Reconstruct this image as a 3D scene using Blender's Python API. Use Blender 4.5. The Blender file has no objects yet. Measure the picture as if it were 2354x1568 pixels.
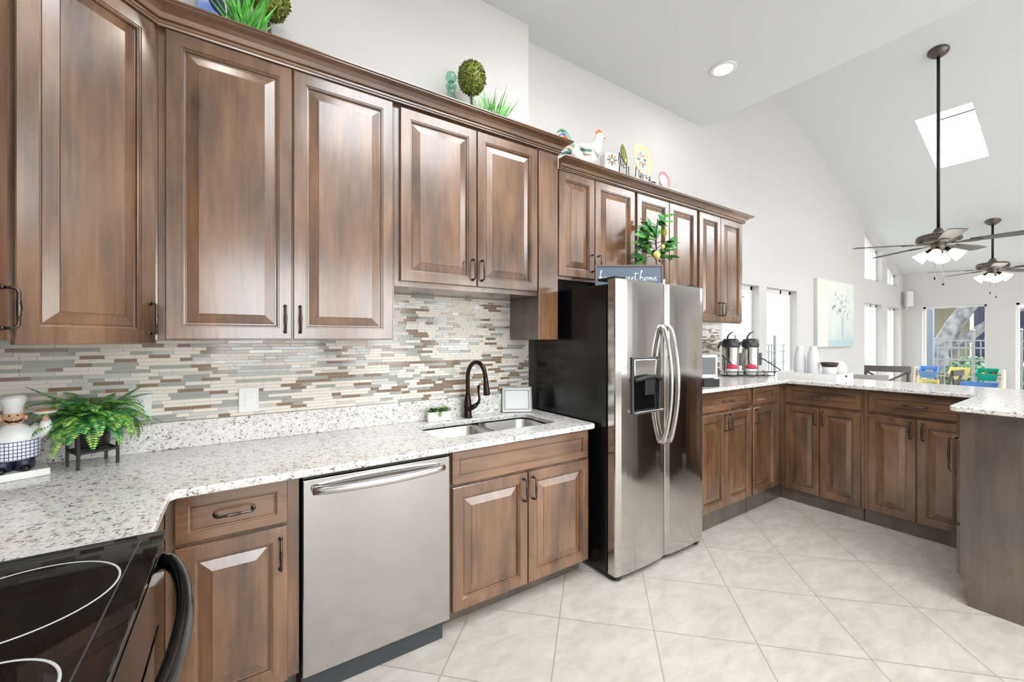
import bpy, bmesh, math, random
from mathutils import Vector, Matrix
random.seed(7)
PI = math.pi
SC = bpy.context.scene
COL = SC.collection

# ------------------------------------------------------------------ camera, world, lamps, exposure
cam_d = bpy.data.cameras.new('camera')
cam_d.sensor_width = 36.0
cam_d.lens = 945.0 / 2354.0 * 36.0
cam_d.shift_y = -3.0 / 2354.0
cam_d.clip_start = 0.02
cam = bpy.data.objects.new('camera', cam_d)
COL.objects.link(cam)
cam.location = (0, 0, 1.42)
cam.rotation_euler = (PI / 2, 0, -math.asin(0.5519))
SC.camera = cam

SC.view_settings.view_transform = 'Standard'
SC.view_settings.look = 'None'
SC.view_settings.gamma = 1.0
SC.view_settings.exposure = 0.17
SC.view_settings.use_curve_mapping = False
SC.cycles.use_denoising = True
SC.cycles.max_bounces = 10
SC.cycles.diffuse_bounces = 5
SC.cycles.glossy_bounces = 4
SC.cycles.transparent_max_bounces = 12
SC.cycles.caustics_reflective = False
SC.cycles.caustics_refractive = False
SC.cycles.sample_clamp_indirect = 4.0

SKY_HOUSE = 2.9     # sky over the houses (ahead)
SKY_OPEN = 8.6      # bright hazy sky overhead and on the sun's side (behind the camera)
world = bpy.data.worlds.new('sky')
SC.world = world
world.use_nodes = True
wn, wl = world.node_tree.nodes, world.node_tree.links
wn.clear()
w_tc = wn.new('ShaderNodeTexCoord')
w_sep = wn.new('ShaderNodeVectorMath'); w_sep.operation = 'DOT_PRODUCT'; w_sep.inputs[1].default_value = (0, -0.85, 0.53)
w_map = wn.new('ShaderNodeMapRange')
w_map.interpolation_type = 'SMOOTHSTEP'
w_map.inputs['From Min'].default_value = 0.1
w_map.inputs['From Max'].default_value = 0.75
w_map.inputs['To Min'].default_value = SKY_HOUSE
w_map.inputs['To Max'].default_value = SKY_OPEN
w_bg = wn.new('ShaderNodeBackground')
w_bg.inputs['Color'].default_value = (0.93, 0.97, 1.0, 1)
w_out = wn.new('ShaderNodeOutputWorld')
wl.new(w_tc.outputs['Generated'], w_sep.inputs[0])
wl.new(w_sep.outputs['Value'], w_map.inputs['Value'])
wl.new(w_map.outputs['Result'], w_bg.inputs['Strength'])
wl.new(w_bg.outputs[0], w_out.inputs[0])


def area_light(name, loc, rot, size, power, color=(1, 1, 1), size_y=None, portal=False, shape=None, spread=None):
    d = bpy.data.lights.new(name, 'AREA')
    d.shape = shape or ('RECTANGLE' if size_y else 'DISK')
    d.size = size
    if size_y:
        d.size_y = size_y
    d.energy = power
    d.color = color
    if spread:
        d.spread = spread
    if portal:
        d.cycles.is_portal = True
    o = bpy.data.objects.new(name, d)
    COL.objects.link(o)
    o.location = loc
    o.rotation_euler = rot
    return o


ZC = 3.75           # flat kitchen ceiling
CAN_W = 4.0
WARM = (1.0, 0.94, 0.87)
for cx, cy in ((-0.1, 1.45), (1.75, 1.75), (3.464, 1.943)):
    area_light('downlight_lamp', (cx, cy, ZC - 0.04), (0, 0, 0), 0.17, CAN_W, WARM)
ADDED_BACK_WINDOWS = ((-0.5, 1.6), (2.2, 3.8), (4.6, 6.2), (7.4, 9.0))  # unseen windows behind the camera, added to light the cabinets and tiles
BW0, BW1 = 0.6, 3.1
ADDED_SKYLIGHTS = ((0.6, 2.6, -1.55, 1.4), (0.7, 3.0, -4.2, -1.65))     # unseen openings added to the flat ceiling for brightness and door reflections
ADDED_ROOFLIGHTS = ((6.3, 9.3, -2.6, -0.5), (6.3, 9.3, -5.2, -3.1))    # unseen openings added to the vault, right of the frame, to brighten the far room
for a, b, c, d in ADDED_ROOFLIGHTS:
    area_light('rooflight_portal', ((a + b) / 2, (c + d) / 2, 4.64 - 0.354 * ((a + b) / 2 - 6.06) + 0.2), (0, math.atan(0.354), 0), (b - a) * 1.06, 1.0, size_y=d - c, portal=True)
for a, b in ADDED_BACK_WINDOWS:
    area_light('window_portal', ((a + b) / 2, -5.93, (BW0 + BW1) / 2), (PI / 2, 0, PI), b - a, 1.0, size_y=BW1 - BW0, portal=True)
for a, b, c, d in ADDED_SKYLIGHTS:
    area_light('skylight_portal', ((a + b) / 2, (c + d) / 2, ZC + 0.13), (0, 0, 0), b - a, 1.0, size_y=d - c, portal=True)


# ------------------------------------------------------------------ helpers
def srgb(r, g, b):
    f = lambda c: c / 12.92 if c <= 0.04045 else ((c + 0.055) / 1.055) ** 2.4
    return (f(r / 255), f(g / 255), f(b / 255), 1)


def new_mat(name):
    m = bpy.data.materials.new(name)
    m.use_nodes = True
    n, l = m.node_tree.nodes, m.node_tree.links
    return m, n, l, n['Principled BSDF']


def plain(name, col, rough=0.5, metal=0.0, spec=0.5, emit=None, estr=0.0, coat=0.0, alpha=None):
    m, n, l, p = new_mat(name)
    p.inputs['Base Color'].default_value = col if len(col) == 4 else (*col, 1)
    p.inputs['Roughness'].default_value = rough
    p.inputs['Metallic'].default_value = metal
    p.inputs['Specular IOR Level'].default_value = spec
    if coat:
        p.inputs['Coat Weight'].default_value = coat
        p.inputs['Coat Roughness'].default_value = 0.05
    if emit:
        p.inputs['Emission Color'].default_value = (*emit[:3], 1)
        p.inputs['Emission Strength'].default_value = estr
    # a trace of procedural unevenness so that nothing is perfectly uniform
    tc = n.new('ShaderNodeTexCoord'); nz = n.new('ShaderNodeTexNoise'); mr = n.new('ShaderNodeMapRange')
    nz.inputs['Scale'].default_value = 14
    mr.inputs['To Min'].default_value = max(0.0, rough - 0.04)
    mr.inputs['To Max'].default_value = min(1.0, rough + 0.04)
    l.new(tc.outputs['Object'], nz.inputs['Vector'])
    l.new(nz.outputs['Fac'], mr.inputs['Value'])
    l.new(mr.outputs[0], p.inputs['Roughness'])
    return m


def ramp(n, stops):
    r = n.new('ShaderNodeValToRGB')
    e = r.color_ramp.elements
    while len(e) < len(stops):
        e.new(0.5)
    for el, (pos, col) in zip(e, stops):
        el.position = pos
        el.color = col if len(col) == 4 else (*col, 1)
    return r


def wood_mat(name, horizontal=False, c0=(58, 40, 29), c1=(107, 76, 52), c2=(146, 106, 73), rough=0.23):
    m, n, l, p = new_mat(name)
    tc = n.new('ShaderNodeTexCoord')
    oi = n.new('ShaderNodeObjectInfo')
    mul = n.new('ShaderNodeVectorMath'); mul.operation = 'SCALE'
    l.new(oi.outputs['Random'], mul.inputs['Scale'])
    mul.inputs[0].default_value = (37.0, 19.0, 11.0)
    add = n.new('ShaderNodeVectorMath'); add.operation = 'ADD'
    l.new(tc.outputs['Object'], add.inputs[0]); l.new(mul.outputs[0], add.inputs[1])
    mp = n.new('ShaderNodeMapping')
    mp.inputs['Scale'].default_value = (1.6, 1.6, 26) if horizontal else (26, 26, 1.6)
    l.new(add.outputs[0], mp.inputs['Vector'])
    fine = n.new('ShaderNodeTexNoise'); fine.inputs['Scale'].default_value = 2.2; fine.inputs['Detail'].default_value = 7
    fine.inputs['Distortion'].default_value = 0.6
    l.new(mp.outputs[0], fine.inputs['Vector'])
    mp2 = n.new('ShaderNodeMapping')
    mp2.inputs['Scale'].default_value = (1.4, 1.4, 5) if horizontal else (5, 5, 1.4)
    l.new(add.outputs[0], mp2.inputs['Vector'])
    broad = n.new('ShaderNodeTexNoise'); broad.inputs['Scale'].default_value = 1.5; broad.inputs['Detail'].default_value = 3
    l.new(mp2.outputs[0], broad.inputs['Vector'])
    mix = n.new('ShaderNodeMath'); mix.operation = 'MULTIPLY_ADD'
    mix.inputs[1].default_value = 0.28
    sc = n.new('ShaderNodeMath'); sc.operation = 'MULTIPLY'; sc.inputs[1].default_value = 0.72
    l.new(broad.outputs['Fac'], sc.inputs[0])
    l.new(fine.outputs['Fac'], mix.inputs[0]); l.new(sc.outputs[0], mix.inputs[2])
    rp = ramp(n, [(0.27, srgb(*c0)), (0.48, srgb(*c1)), (0.72, srgb(*c2))])
    l.new(mix.outputs[0], rp.inputs['Fac'])
    l.new(rp.outputs['Color'], p.inputs['Base Color'])
    p.inputs['Roughness'].default_value = rough
    p.inputs['Specular IOR Level'].default_value = 0.8
    p.inputs['Coat Weight'].default_value = 1.0
    p.inputs['Coat Roughness'].default_value = 0.17
    bp = n.new('ShaderNodeBump'); bp.inputs['Strength'].default_value = 0.06; bp.inputs['Distance'].default_value = 0.002
    l.new(fine.outputs['Fac'], bp.inputs['Height']); l.new(bp.outputs[0], p.inputs['Normal'])
    return m


def granite_mat(name):
    m, n, l, p = new_mat(name)
    tc = n.new('ShaderNodeTexCoord')
    wob = n.new('ShaderNodeTexNoise'); wob.inputs['Scale'].default_value = 60; wob.inputs['Detail'].default_value = 3
    l.new(tc.outputs['Object'], wob.inputs['Vector'])
    add = n.new('ShaderNodeMixRGB'); add.blend_type = 'ADD'; add.inputs[0].default_value = 0.012
    l.new(tc.outputs['Object'], add.inputs[1]); l.new(wob.outputs['Color'], add.inputs[2])
    v1 = n.new('ShaderNodeTexVoronoi'); v1.inputs['Scale'].default_value = 160
    l.new(add.outputs[0], v1.inputs['Vector'])
    sep = n.new('ShaderNodeSeparateColor'); l.new(v1.outputs['Color'], sep.inputs[0])
    nz = n.new('ShaderNodeTexNoise'); nz.inputs['Scale'].default_value = 38; nz.inputs['Detail'].default_value = 4
    l.new(tc.outputs['Object'], nz.inputs['Vector'])
    ad = n.new('ShaderNodeMath'); ad.operation = 'MULTIPLY_ADD'; ad.inputs[1].default_value = 0.55
    s2 = n.new('ShaderNodeMath'); s2.operation = 'MULTIPLY'; s2.inputs[1].default_value = 0.6
    l.new(nz.outputs['Fac'], s2.inputs[0])
    l.new(sep.outputs[0], ad.inputs[0]); l.new(s2.outputs[0], ad.inputs[2])
    rp = ramp(n, [(0.0, srgb(60, 58, 58)), (0.29, srgb(112, 107, 103)), (0.35, srgb(186, 180, 174)), (0.45, srgb(216, 212, 206)), (0.62, srgb(228, 225, 220)), (0.8, srgb(236, 234, 230))])
    l.new(ad.outputs[0], rp.inputs['Fac'])
    l.new(rp.outputs['Color'], p.inputs['Base Color'])
    p.inputs['Roughness'].default_value = 0.12
    p.inputs['Specular IOR Level'].default_value = 0.6
    return m


def floor_mat():
    m, n, l, p = new_mat('travertine_floor')
    tc = n.new('ShaderNodeTexCoord')
    sx = n.new('ShaderNodeSeparateXYZ'); l.new(tc.outputs['Object'], sx.inputs[0])
    P = 0.4605

    def lin(a, b, off):
        ma = n.new('ShaderNodeMath'); ma.operation = 'MULTIPLY'; ma.inputs[1].default_value = a / P
        l.new(sx.outputs['X'], ma.inputs[0])
        mb = n.new('ShaderNodeMath'); mb.operation = 'MULTIPLY_ADD'; mb.inputs[1].default_value = b / P
        l.new(sx.outputs['Y'], mb.inputs[0]); l.new(ma.outputs[0], mb.inputs[2])
        mo = n.new('ShaderNodeMath'); mo.operation = 'SUBTRACT'; mo.inputs[1].default_value = off / P
        l.new(mb.outputs[0], mo.inputs[0])
        return mo
    k = math.sqrt(0.5)
    u = lin(k, -k, -0.642 - 10 * P)
    v = lin(k, k, 2.105 - 30 * P)

    def line(q):
        fr = n.new('ShaderNodeMath'); fr.operation = 'FRACT'; l.new(q.outputs[0], fr.inputs[0])
        s = n.new('ShaderNodeMath'); s.operation = 'SUBTRACT'; s.inputs[1].default_value = 0.5; l.new(fr.outputs[0], s.inputs[0])
        a = n.new('ShaderNodeMath'); a.operation = 'ABSOLUTE'; l.new(s.outputs[0], a.inputs[0])
        return a
    mx = n.new('ShaderNodeMath'); mx.operation = 'MAXIMUM'
    l.new(line(u).outputs[0], mx.inputs[0]); l.new(line(v).outputs[0], mx.inputs[1])
    gr = n.new('ShaderNodeMapRange'); gr.inputs['From Min'].default_value = 0.4925; gr.inputs['From Max'].default_value = 0.4955
    l.new(mx.outputs[0], gr.inputs['Value'])
    # per tile tone
    fu = n.new('ShaderNodeMath'); fu.operation = 'FLOOR'; l.new(u.outputs[0], fu.inputs[0])
    fv = n.new('ShaderNodeMath'); fv.operation = 'FLOOR'; l.new(v.outputs[0], fv.inputs[0])
    cb = n.new('ShaderNodeCombineXYZ'); l.new(fu.outputs[0], cb.inputs[0]); l.new(fv.outputs[0], cb.inputs[1])
    wn_ = n.new('ShaderNodeTexWhiteNoise'); l.new(cb.outputs[0], wn_.inputs['Vector'])
    off = n.new('ShaderNodeVectorMath'); off.operation = 'SCALE'; off.inputs['Scale'].default_value = 9.0
    l.new(wn_.outputs['Color'], off.inputs[0])
    av = n.new('ShaderNodeVectorMath'); av.operation = 'ADD'
    l.new(tc.outputs['Object'], av.inputs[0]); l.new(off.outputs[0], av.inputs[1])
    mp = n.new('ShaderNodeMapping'); mp.inputs['Rotation'].default_value = (0, 0, PI / 4); mp.inputs['Scale'].default_value = (1.0, 2.2, 1)
    l.new(av.outputs[0], mp.inputs['Vector'])
    nz = n.new('ShaderNodeTexNoise'); nz.inputs['Scale'].default_value = 6.5; nz.inputs['Detail'].default_value = 10; nz.inputs['Roughness'].default_value = 0.68
    nz.inputs['Distortion'].default_value = 0.35
    l.new(mp.outputs[0], nz.inputs['Vector'])
    rp = ramp(n, [(0.28, srgb(178, 168, 155)), (0.48, srgb(193, 185, 175)), (0.7, srgb(205, 200, 193))])
    l.new(nz.outputs['Fac'], rp.inputs['Fac'])
    mix = n.new('ShaderNodeMixRGB'); l.new(gr.outputs[0], mix.inputs[0])
    l.new(rp.outputs['Color'], mix.inputs[1]); mix.inputs[2].default_value = srgb(160, 152, 144)
    l.new(mix.outputs[0], p.inputs['Base Color'])
    rr = n.new('ShaderNodeMapRange'); rr.inputs['To Min'].default_value = 0.28; rr.inputs['To Max'].default_value = 0.5
    l.new(nz.outputs['Fac'], rr.inputs['Value']); l.new(rr.outputs[0], p.inputs['Roughness'])
    bp = n.new('ShaderNodeBump'); bp.inputs['Strength'].default_value = 0.25; bp.inputs['Distance'].default_value = 0.002; bp.invert = True
    l.new(gr.outputs[0], bp.inputs['Height']); l.new(bp.outputs[0], p.inputs['Normal'])
    return m


def wall_mat(name, col, rough=0.75):
    m, n, l, p = new_mat(name)
    p.inputs['Base Color'].default_value = col
    p.inputs['Roughness'].default_value = rough
    p.inputs['Specular IOR Level'].default_value = 0.25
    tc = n.new('ShaderNodeTexCoord'); nz = n.new('ShaderNodeTexNoise'); nz.inputs['Scale'].default_value = 90
    l.new(tc.outputs['Object'], nz.inputs['Vector'])
    bp = n.new('ShaderNodeBump'); bp.inputs['Strength'].default_value = 0.05; bp.inputs['Distance'].default_value = 0.003
    l.new(nz.outputs['Fac'], bp.inputs['Height']); l.new(bp.outputs[0], p.inputs['Normal'])
    return m


def glass_mat(name, tint=(1, 1, 1), refl=0.06):
    m = bpy.data.materials.new(name); m.use_nodes = True
    n, l = m.node_tree.nodes, m.node_tree.links
    n.clear()
    t = n.new('ShaderNodeBsdfTransparent'); t.inputs[0].default_value = (*tint, 1)
    g = n.new('ShaderNodeBsdfGlossy'); g.inputs['Roughness'].default_value = 0.02
    fr = n.new('ShaderNodeLayerWeight'); fr.inputs['Blend'].default_value = 0.5
    pw = n.new('ShaderNodeMath'); pw.operation = 'POWER'; pw.inputs[1].default_value = 4.0
    l.new(fr.outputs['Facing'], pw.inputs[0])
    sc_ = n.new('ShaderNodeMath'); sc_.operation = 'MULTIPLY_ADD'; sc_.inputs[1].default_value = 0.35; sc_.inputs[2].default_value = refl * 0.6
    l.new(pw.outputs[0], sc_.inputs[0])
    mx = n.new('ShaderNodeMixShader'); o = n.new('ShaderNodeOutputMaterial')
    l.new(sc_.outputs[0], mx.inputs[0]); l.new(t.outputs[0], mx.inputs[1]); l.new(g.outputs[0], mx.inputs[2]); l.new(mx.outputs[0], o.inputs[0])
    return m


def steel_mat(name, col=(0.62, 0.6, 0.57), rough=0.16, brush=True):
    m, n, l, p = new_mat(name)
    p.inputs['Base Color'].default_value = (*col, 1)
    p.inputs['Metallic'].default_value = 1.0
    tc = n.new('ShaderNodeTexCoord'); mp = n.new('ShaderNodeMapping'); mp.inputs['Scale'].default_value = (2, 2, 220) if brush else (8, 8, 8)
    nz = n.new('ShaderNodeTexNoise'); nz.inputs['Scale'].default_value = 3; nz.inputs['Detail'].default_value = 3
    mr = n.new('ShaderNodeMapRange'); mr.inputs['To Min'].default_value = rough * 0.8; mr.inputs['To Max'].default_value = rough * 1.25
    l.new(tc.outputs['Object'], mp.inputs[0]); l.new(mp.outputs[0], nz.inputs['Vector']); l.new(nz.outputs['Fac'], mr.inputs['Value'])
    l.new(mr.outputs[0], p.inputs['Roughness'])
    return m


def leaf_mat(name, c0, c1, scale=40):
    m, n, l, p = new_mat(name)
    tc = n.new('ShaderNodeTexCoord'); nz = n.new('ShaderNodeTexNoise'); nz.inputs['Scale'].default_value = scale; nz.inputs['Detail'].default_value = 2
    l.new(tc.outputs['Object'], nz.inputs['Vector'])
    rp = ramp(n, [(0.38, c0), (0.62, c1)])
    l.new(nz.outputs['Fac'], rp.inputs['Fac']); l.new(rp.outputs['Color'], p.inputs['Base Color'])
    p.inputs['Roughness'].default_value = 0.45
    return m


M = {}
M['wood'] = wood_mat('stained_alder')
M['wood_h'] = wood_mat('stained_alder_rail', horizontal=True)
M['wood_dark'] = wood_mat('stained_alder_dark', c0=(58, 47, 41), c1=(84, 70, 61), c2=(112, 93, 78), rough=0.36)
M['granite'] = granite_mat('speckled_granite')
M['floor'] = floor_mat()
M['wall'] = wall_mat('painted_wall', srgb(209, 207, 205))
M['ceiling'] = wall_mat('painted_ceiling', srgb(226, 230, 232))
M['trim'] = plain('white_trim', srgb(238, 238, 236), 0.4)
M['glass'] = glass_mat('window_glass')
M['steel'] = steel_mat('brushed_steel')
M['sink_steel'] = steel_mat('sink_steel', (0.60, 0.575, 0.55), 0.34, False)
M['steel_door'] = steel_mat('steel_door', (0.60, 0.575, 0.55), 0.11)
M['steel_dw'] = steel_mat('steel_dishwasher', (0.50, 0.485, 0.47), 0.15)
M['steel_handle'] = steel_mat('steel_handle', (0.66, 0.64, 0.62), 0.2, False)
M['black_gloss'] = plain('black_gloss', srgb(12, 12, 13), 0.08)
M['black_side'] = plain('black_textured_side', srgb(14, 14, 15), 0.2)
M['black_glass'] = plain('black_ceramic_glass', srgb(8, 8, 9), 0.03, spec=0.6)
M['black'] = plain('black_matte', srgb(20, 20, 21), 0.45)
M['dark_grey'] = plain('dark_grey_plastic', srgb(58, 60, 63), 0.35)
M['bronze'] = plain('oil_rubbed_bronze', srgb(58, 47, 42), 0.3, metal=0.85)
M['pull'] = plain('dark_pewter_pull', srgb(92, 84, 80), 0.26, metal=0.95)
M['white'] = plain('white_ceramic', srgb(240, 240, 238), 0.25)
M['white_matte'] = plain('white_matte', srgb(236, 236, 234), 0.6)
M['grey_ceramic'] = plain('pale_grey_ceramic', srgb(222, 222, 224), 0.5)
M['grout'] = plain('grout', srgb(222, 216, 206), 0.8)
M['t_cream'] = plain('cream_stone_tile', srgb(238, 230, 219), 0.4)
M['t_grey'] = plain('grey_glass_tile', srgb(172, 173, 166), 0.1, spec=0.6)
M['t_brown'] = plain('brown_glass_tile', srgb(144, 121, 100), 0.1, spec=0.6)
M['t_pale'] = plain('pale_glass_tile', srgb(212, 211, 204), 0.1, spec=0.6)
M['ring'] = plain('burner_ring_print', srgb(200, 200, 200), 0.4)


class MB:
    """collects shapes into one mesh"""
    def __init__(self):
        self.v, self.f, self.mi, self.sm = [], [], [], []

    def add(self, verts, faces, mi=0, smooth=False):
        b = len(self.v)
        self.v += [tuple(p) for p in verts]
        for f in faces:
            self.f.append([b + i for i in f]); self.mi.append(mi); self.sm.append(smooth)

    def box(self, x0, x1, y0, y1, z0, z1, mi=0):
        v = [(x0, y0, z0), (x1, y0, z0), (x1, y1, z0), (x0, y1, z0), (x0, y0, z1), (x1, y0, z1), (x1, y1, z1), (x0, y1, z1)]
        self.add(v, [(3, 2, 1, 0), (4, 5, 6, 7), (0, 1, 5, 4), (1, 2, 6, 5), (2, 3, 7, 6), (3, 0, 4, 7)], mi)

    def xbox(self, mat, sx, sy, sz, mi=0):
        v = [mat @ Vector((a * sx / 2, b * sy / 2, c * sz / 2)) for c in (-1, 1) for a, b in ((-1, -1), (1, -1), (1, 1), (-1, 1))]
        self.add(v, [(3, 2, 1, 0), (4, 5, 6, 7), (0, 1, 5, 4), (1, 2, 6, 5), (2, 3, 7, 6), (3, 0, 4, 7)], mi)

    def lathe(self, prof, c=(0, 0, 0), n=32, mi=0, smooth=True, sx=1.0, sy=1.0, axis='z', a0=0.0, a1=2 * PI, caps=True):
        full = abs(a1 - a0 - 2 * PI) < 1e-6
        cnt = n if full else n + 1
        vs, fs = [], []
        for r, z in prof:
            for i in range(cnt):
                a = a0 + (a1 - a0) * i / n
                x, y = r * math.cos(a) * sx, r * math.sin(a) * sy
                p = (x, y, z) if axis == 'z' else ((z, x, y) if axis == 'x' else (x, z, y))
                vs.append((p[0] + c[0], p[1] + c[1], p[2] + c[2]))
        for j in range(len(prof) - 1):
            for i in range(n):
                k = (i + 1) % cnt
                fs.append((j * cnt + i, j * cnt + k, (j + 1) * cnt + k, (j + 1) * cnt + i))
        if full and caps:
            if prof[0][0] > 1e-5:
                fs.append(tuple(reversed(range(cnt))))
            if prof[-1][0] > 1e-5:
                fs.append(tuple((len(prof) - 1) * cnt + i for i in range(cnt)))
        self.add(vs, fs, mi, smooth)

    def cyl(self, c, r, z0, z1, n=24, mi=0, r1=None, axis='z'):
        self.lathe([(r, z0), (r if r1 is None else r1, z1)], c, n, mi, True, axis=axis)

    def sphere(self, c, r, n=20, mi=0, s=(1, 1, 1)):
        prof = [(max(1e-6, math.sin(PI * i / (n // 2)) * r), -math.cos(PI * i / (n // 2)) * r * s[2]) for i in range(n // 2 + 1)]
        self.lathe(prof, c, n, mi, True, s[0], s[1])

    def tube(self, pts, r, n=10, mi=0, cap=True, closed=False, flat=1.0):
        pts = [Vector(p) for p in pts]
        N = len(pts)
        rs = r if isinstance(r, (list, tuple)) else [r] * N
        up = Vector((0, 0, 1))
        prev = None
        vs = []
        for i, p in enumerate(pts):
            if closed:
                t = pts[(i + 1) % N] - pts[i - 1]
            else:
                t = pts[min(i + 1, N - 1)] - pts[max(i - 1, 0)]
            t.normalize()
            if prev is None:
                a = t.cross(up)
                if a.length < 1e-3:
                    a = t.cross(Vector((0, 1, 0)))
            else:
                a = prev - t * prev.dot(t)
                if a.length < 1e-5:
                    a = t.cross(up)
            a.normalize()
            b = t.cross(a)
            prev = a
            for k in range(n):
                ang = 2 * PI * k / n
                vs.append(p + (a * math.cos(ang) + b * math.sin(ang) * flat) * rs[i])
        fs = []
        seg = N if closed else N - 1
        for i in range(seg):
            j = (i + 1) % N
            for k in range(n):
                q = (k + 1) % n
                fs.append((i * n + k, i * n + q, j * n + q, j * n + k))
        if cap and not closed:
            fs.append(tuple(reversed(range(n))))
            fs.append(tuple((N - 1) * n + k for k in range(n)))
        self.add(vs, fs, mi, True)

    def prism(self, poly, z0, z1, mi=0, plane='xy'):
        def P(a, b, c):
            return (a, b, c) if plane == 'xy' else ((a, c, b) if plane == 'xz' else (c, a, b))
        n = len(poly)
        v = [P(a, b, z0) for a, b in poly] + [P(a, b, z1) for a, b in poly]
        f = [tuple(range(n))[::-1], tuple(range(n, 2 * n))]
        f += [(i, (i + 1) % n, n + (i + 1) % n, n + i) for i in range(n)]
        self.add(v, f, mi)

    def loops(self, x0, x1, z0, z1, prof, mi=0, y_sign=1.0, cap=True):
        """nested rectangles in the x-z plane: prof = [(inset, y)]"""
        b = []
        for ins, y in prof:
            b += [(x0 + ins, y * y_sign, z0 + ins), (x1 - ins, y * y_sign, z0 + ins), (x1 - ins, y * y_sign, z1 - ins), (x0 + ins, y * y_sign, z1 - ins)]
        f = []
        for j in range(len(prof) - 1):
            for i in range(4):
                k = (i + 1) % 4
                f.append((j * 4 + i, j * 4 + k, (j + 1) * 4 + k, (j + 1) * 4 + i))
        if cap:
            f.append(tuple((len(prof) - 1) * 4 + i for i in range(4)))
        f.append((3, 2, 1, 0))
        self.add(b, f, mi)

    def build(self, name, mats, parent=None, loc=None, bevel=0.0, seg=2, rot=None, fix=True):
        me = bpy.data.meshes.new(name)
        me.from_pydata(self.v, [], self.f)
        mats = mats if isinstance(mats, (list, tuple)) else [mats]
        for m in mats:
            me.materials.append(M[m] if isinstance(m, str) else m)
        me.polygons.foreach_set('material_index', self.mi)
        me.polygons.foreach_set('use_smooth', self.sm)
        if fix:
            bm = bmesh.new(); bm.from_mesh(me)
            bmesh.ops.recalc_face_normals(bm, faces=bm.faces)
            bm.to_mesh(me); bm.free()
        me.update()
        o = bpy.data.objects.new(name, me)
        COL.objects.link(o)
        if parent is not None:
            o.parent = parent
        if loc is not None:
            o.location = loc
        if rot is not None:
            o.rotation_euler = rot
        if bevel:
            md = o.modifiers.new('edge', 'BEVEL'); md.width = bevel; md.segments = seg; md.limit_method = 'ANGLE'; md.angle_limit = 0.6
            md.harden_normals = False
        return o


def tag(o, label, cat, group=None, kind=None):
    o['label'] = label; o['category'] = cat
    if group: o['group'] = group
    if kind: o['kind'] = kind
    return o


def thing(name, label, cat, loc=(0, 0, 0), rotz=0.0, group=None):
    o = bpy.data.objects.new(name, None)
    o.empty_display_size = 0.1
    COL.objects.link(o)
    o.location = loc; o.rotation_euler = (0, 0, rotz)
    return tag(o, label, cat, group)


def struct(o):
    o['kind'] = 'structure'
    return o


def dup(root, loc, rotz, label, group=None):
    r = root.copy(); COL.objects.link(r); r.location = loc; r.rotation_euler = (0, 0, rotz); r['label'] = label
    if group: r['group'] = group

    def rec(a, b):
        for ch in list(a.children):
            c = ch.copy(); COL.objects.link(c); c.parent = b
            rec(ch, c)
    rec(root, r)
    return r


def slab(name, outer, holes, z0, z1, mat, parent=None, bevel=0.0):
    """flat slab from an outline with holes, as one clean mesh"""
    bm = bmesh.new()
    edges = []
    for lp in [outer] + holes:
        vs = [bm.verts.new((x, y, z1)) for x, y in lp]
        edges += [bm.edges.new((vs[i], vs[(i + 1) % len(vs)])) for i in range(len(vs))]
    r = bmesh.ops.triangle_fill(bm, edges=edges, use_beauty=True)
    faces = [g for g in r['geom'] if isinstance(g, bmesh.types.BMFace)]
    ex = bmesh.ops.extrude_face_region(bm, geom=faces)
    bmesh.ops.translate(bm, verts=[g for g in ex['geom'] if isinstance(g, bmesh.types.BMVert)], vec=(0, 0, z0 - z1))
    bmesh.ops.recalc_face_normals(bm, faces=bm.faces)
    me = bpy.data.meshes.new(name); bm.to_mesh(me); bm.free()
    me.materials.append(M[mat])
    o = bpy.data.objects.new(name, me); COL.objects.link(o)
    if parent is not None: o.parent = parent
    if bevel:
        md = o.modifiers.new('edge', 'BEVEL'); md.width = bevel; md.segments = 3; md.limit_method = 'ANGLE'; md.angle_limit = 0.6
    return o


def rrect(x0, x1, y0, y1, r, n=6):
    p = []
    for cx, cy, a in ((x1 - r, y1 - r, 0), (x0 + r, y1 - r, PI / 2), (x0 + r, y0 + r, PI), (x1 - r, y0 + r, 1.5 * PI)):
        for i in range(n + 1):
            t = a + PI / 2 * i / n
            p.append((cx + r * math.cos(t), cy + r * math.sin(t)))
    return p


def sweep(path, prof, close_ends=True):
    """profile (out, z) swept along a 2-D path; 'out' is to the right of travel, mitred"""
    mb = MB()
    n, k = len(path), len(prof)
    P = [Vector(p) for p in path]
    vs = []
    for i in range(n):
        if i == 0: d0 = d1 = (P[1] - P[0]).normalized()
        elif i == n - 1: d0 = d1 = (P[-1] - P[-2]).normalized()
        else: d0, d1 = (P[i] - P[i - 1]).normalized(), (P[i + 1] - P[i]).normalized()
        n0, n1 = Vector((d0.y, -d0.x)), Vector((d1.y, -d1.x))
        m = (n0 + n1); m = m / (m.dot(n0)) if m.length > 1e-6 else n0
        for o, z in prof:
            vs.append((P[i].x + m.x * o, P[i].y + m.y * o, z))
    fs = []
    for i in range(n - 1):
        for j in range(k):
            q = (j + 1) % k
            fs.append((i * k + j, i * k + q, (i + 1) * k + q, (i + 1) * k + j))
    fs.append(tuple(range(k))); fs.append(tuple((n - 1) * k + j for j in range(k))[::-1])
    mb.add(vs, fs)
    return mb


# ------------------------------------------------------------------ room shell
W0, W1, XL, XR, YB = 2.47, 2.61, -0.90, 11.35, -6.0
XE = 4.237


def roof_z(x):
    return 4.64 - 0.354 * (x - 6.06)


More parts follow.
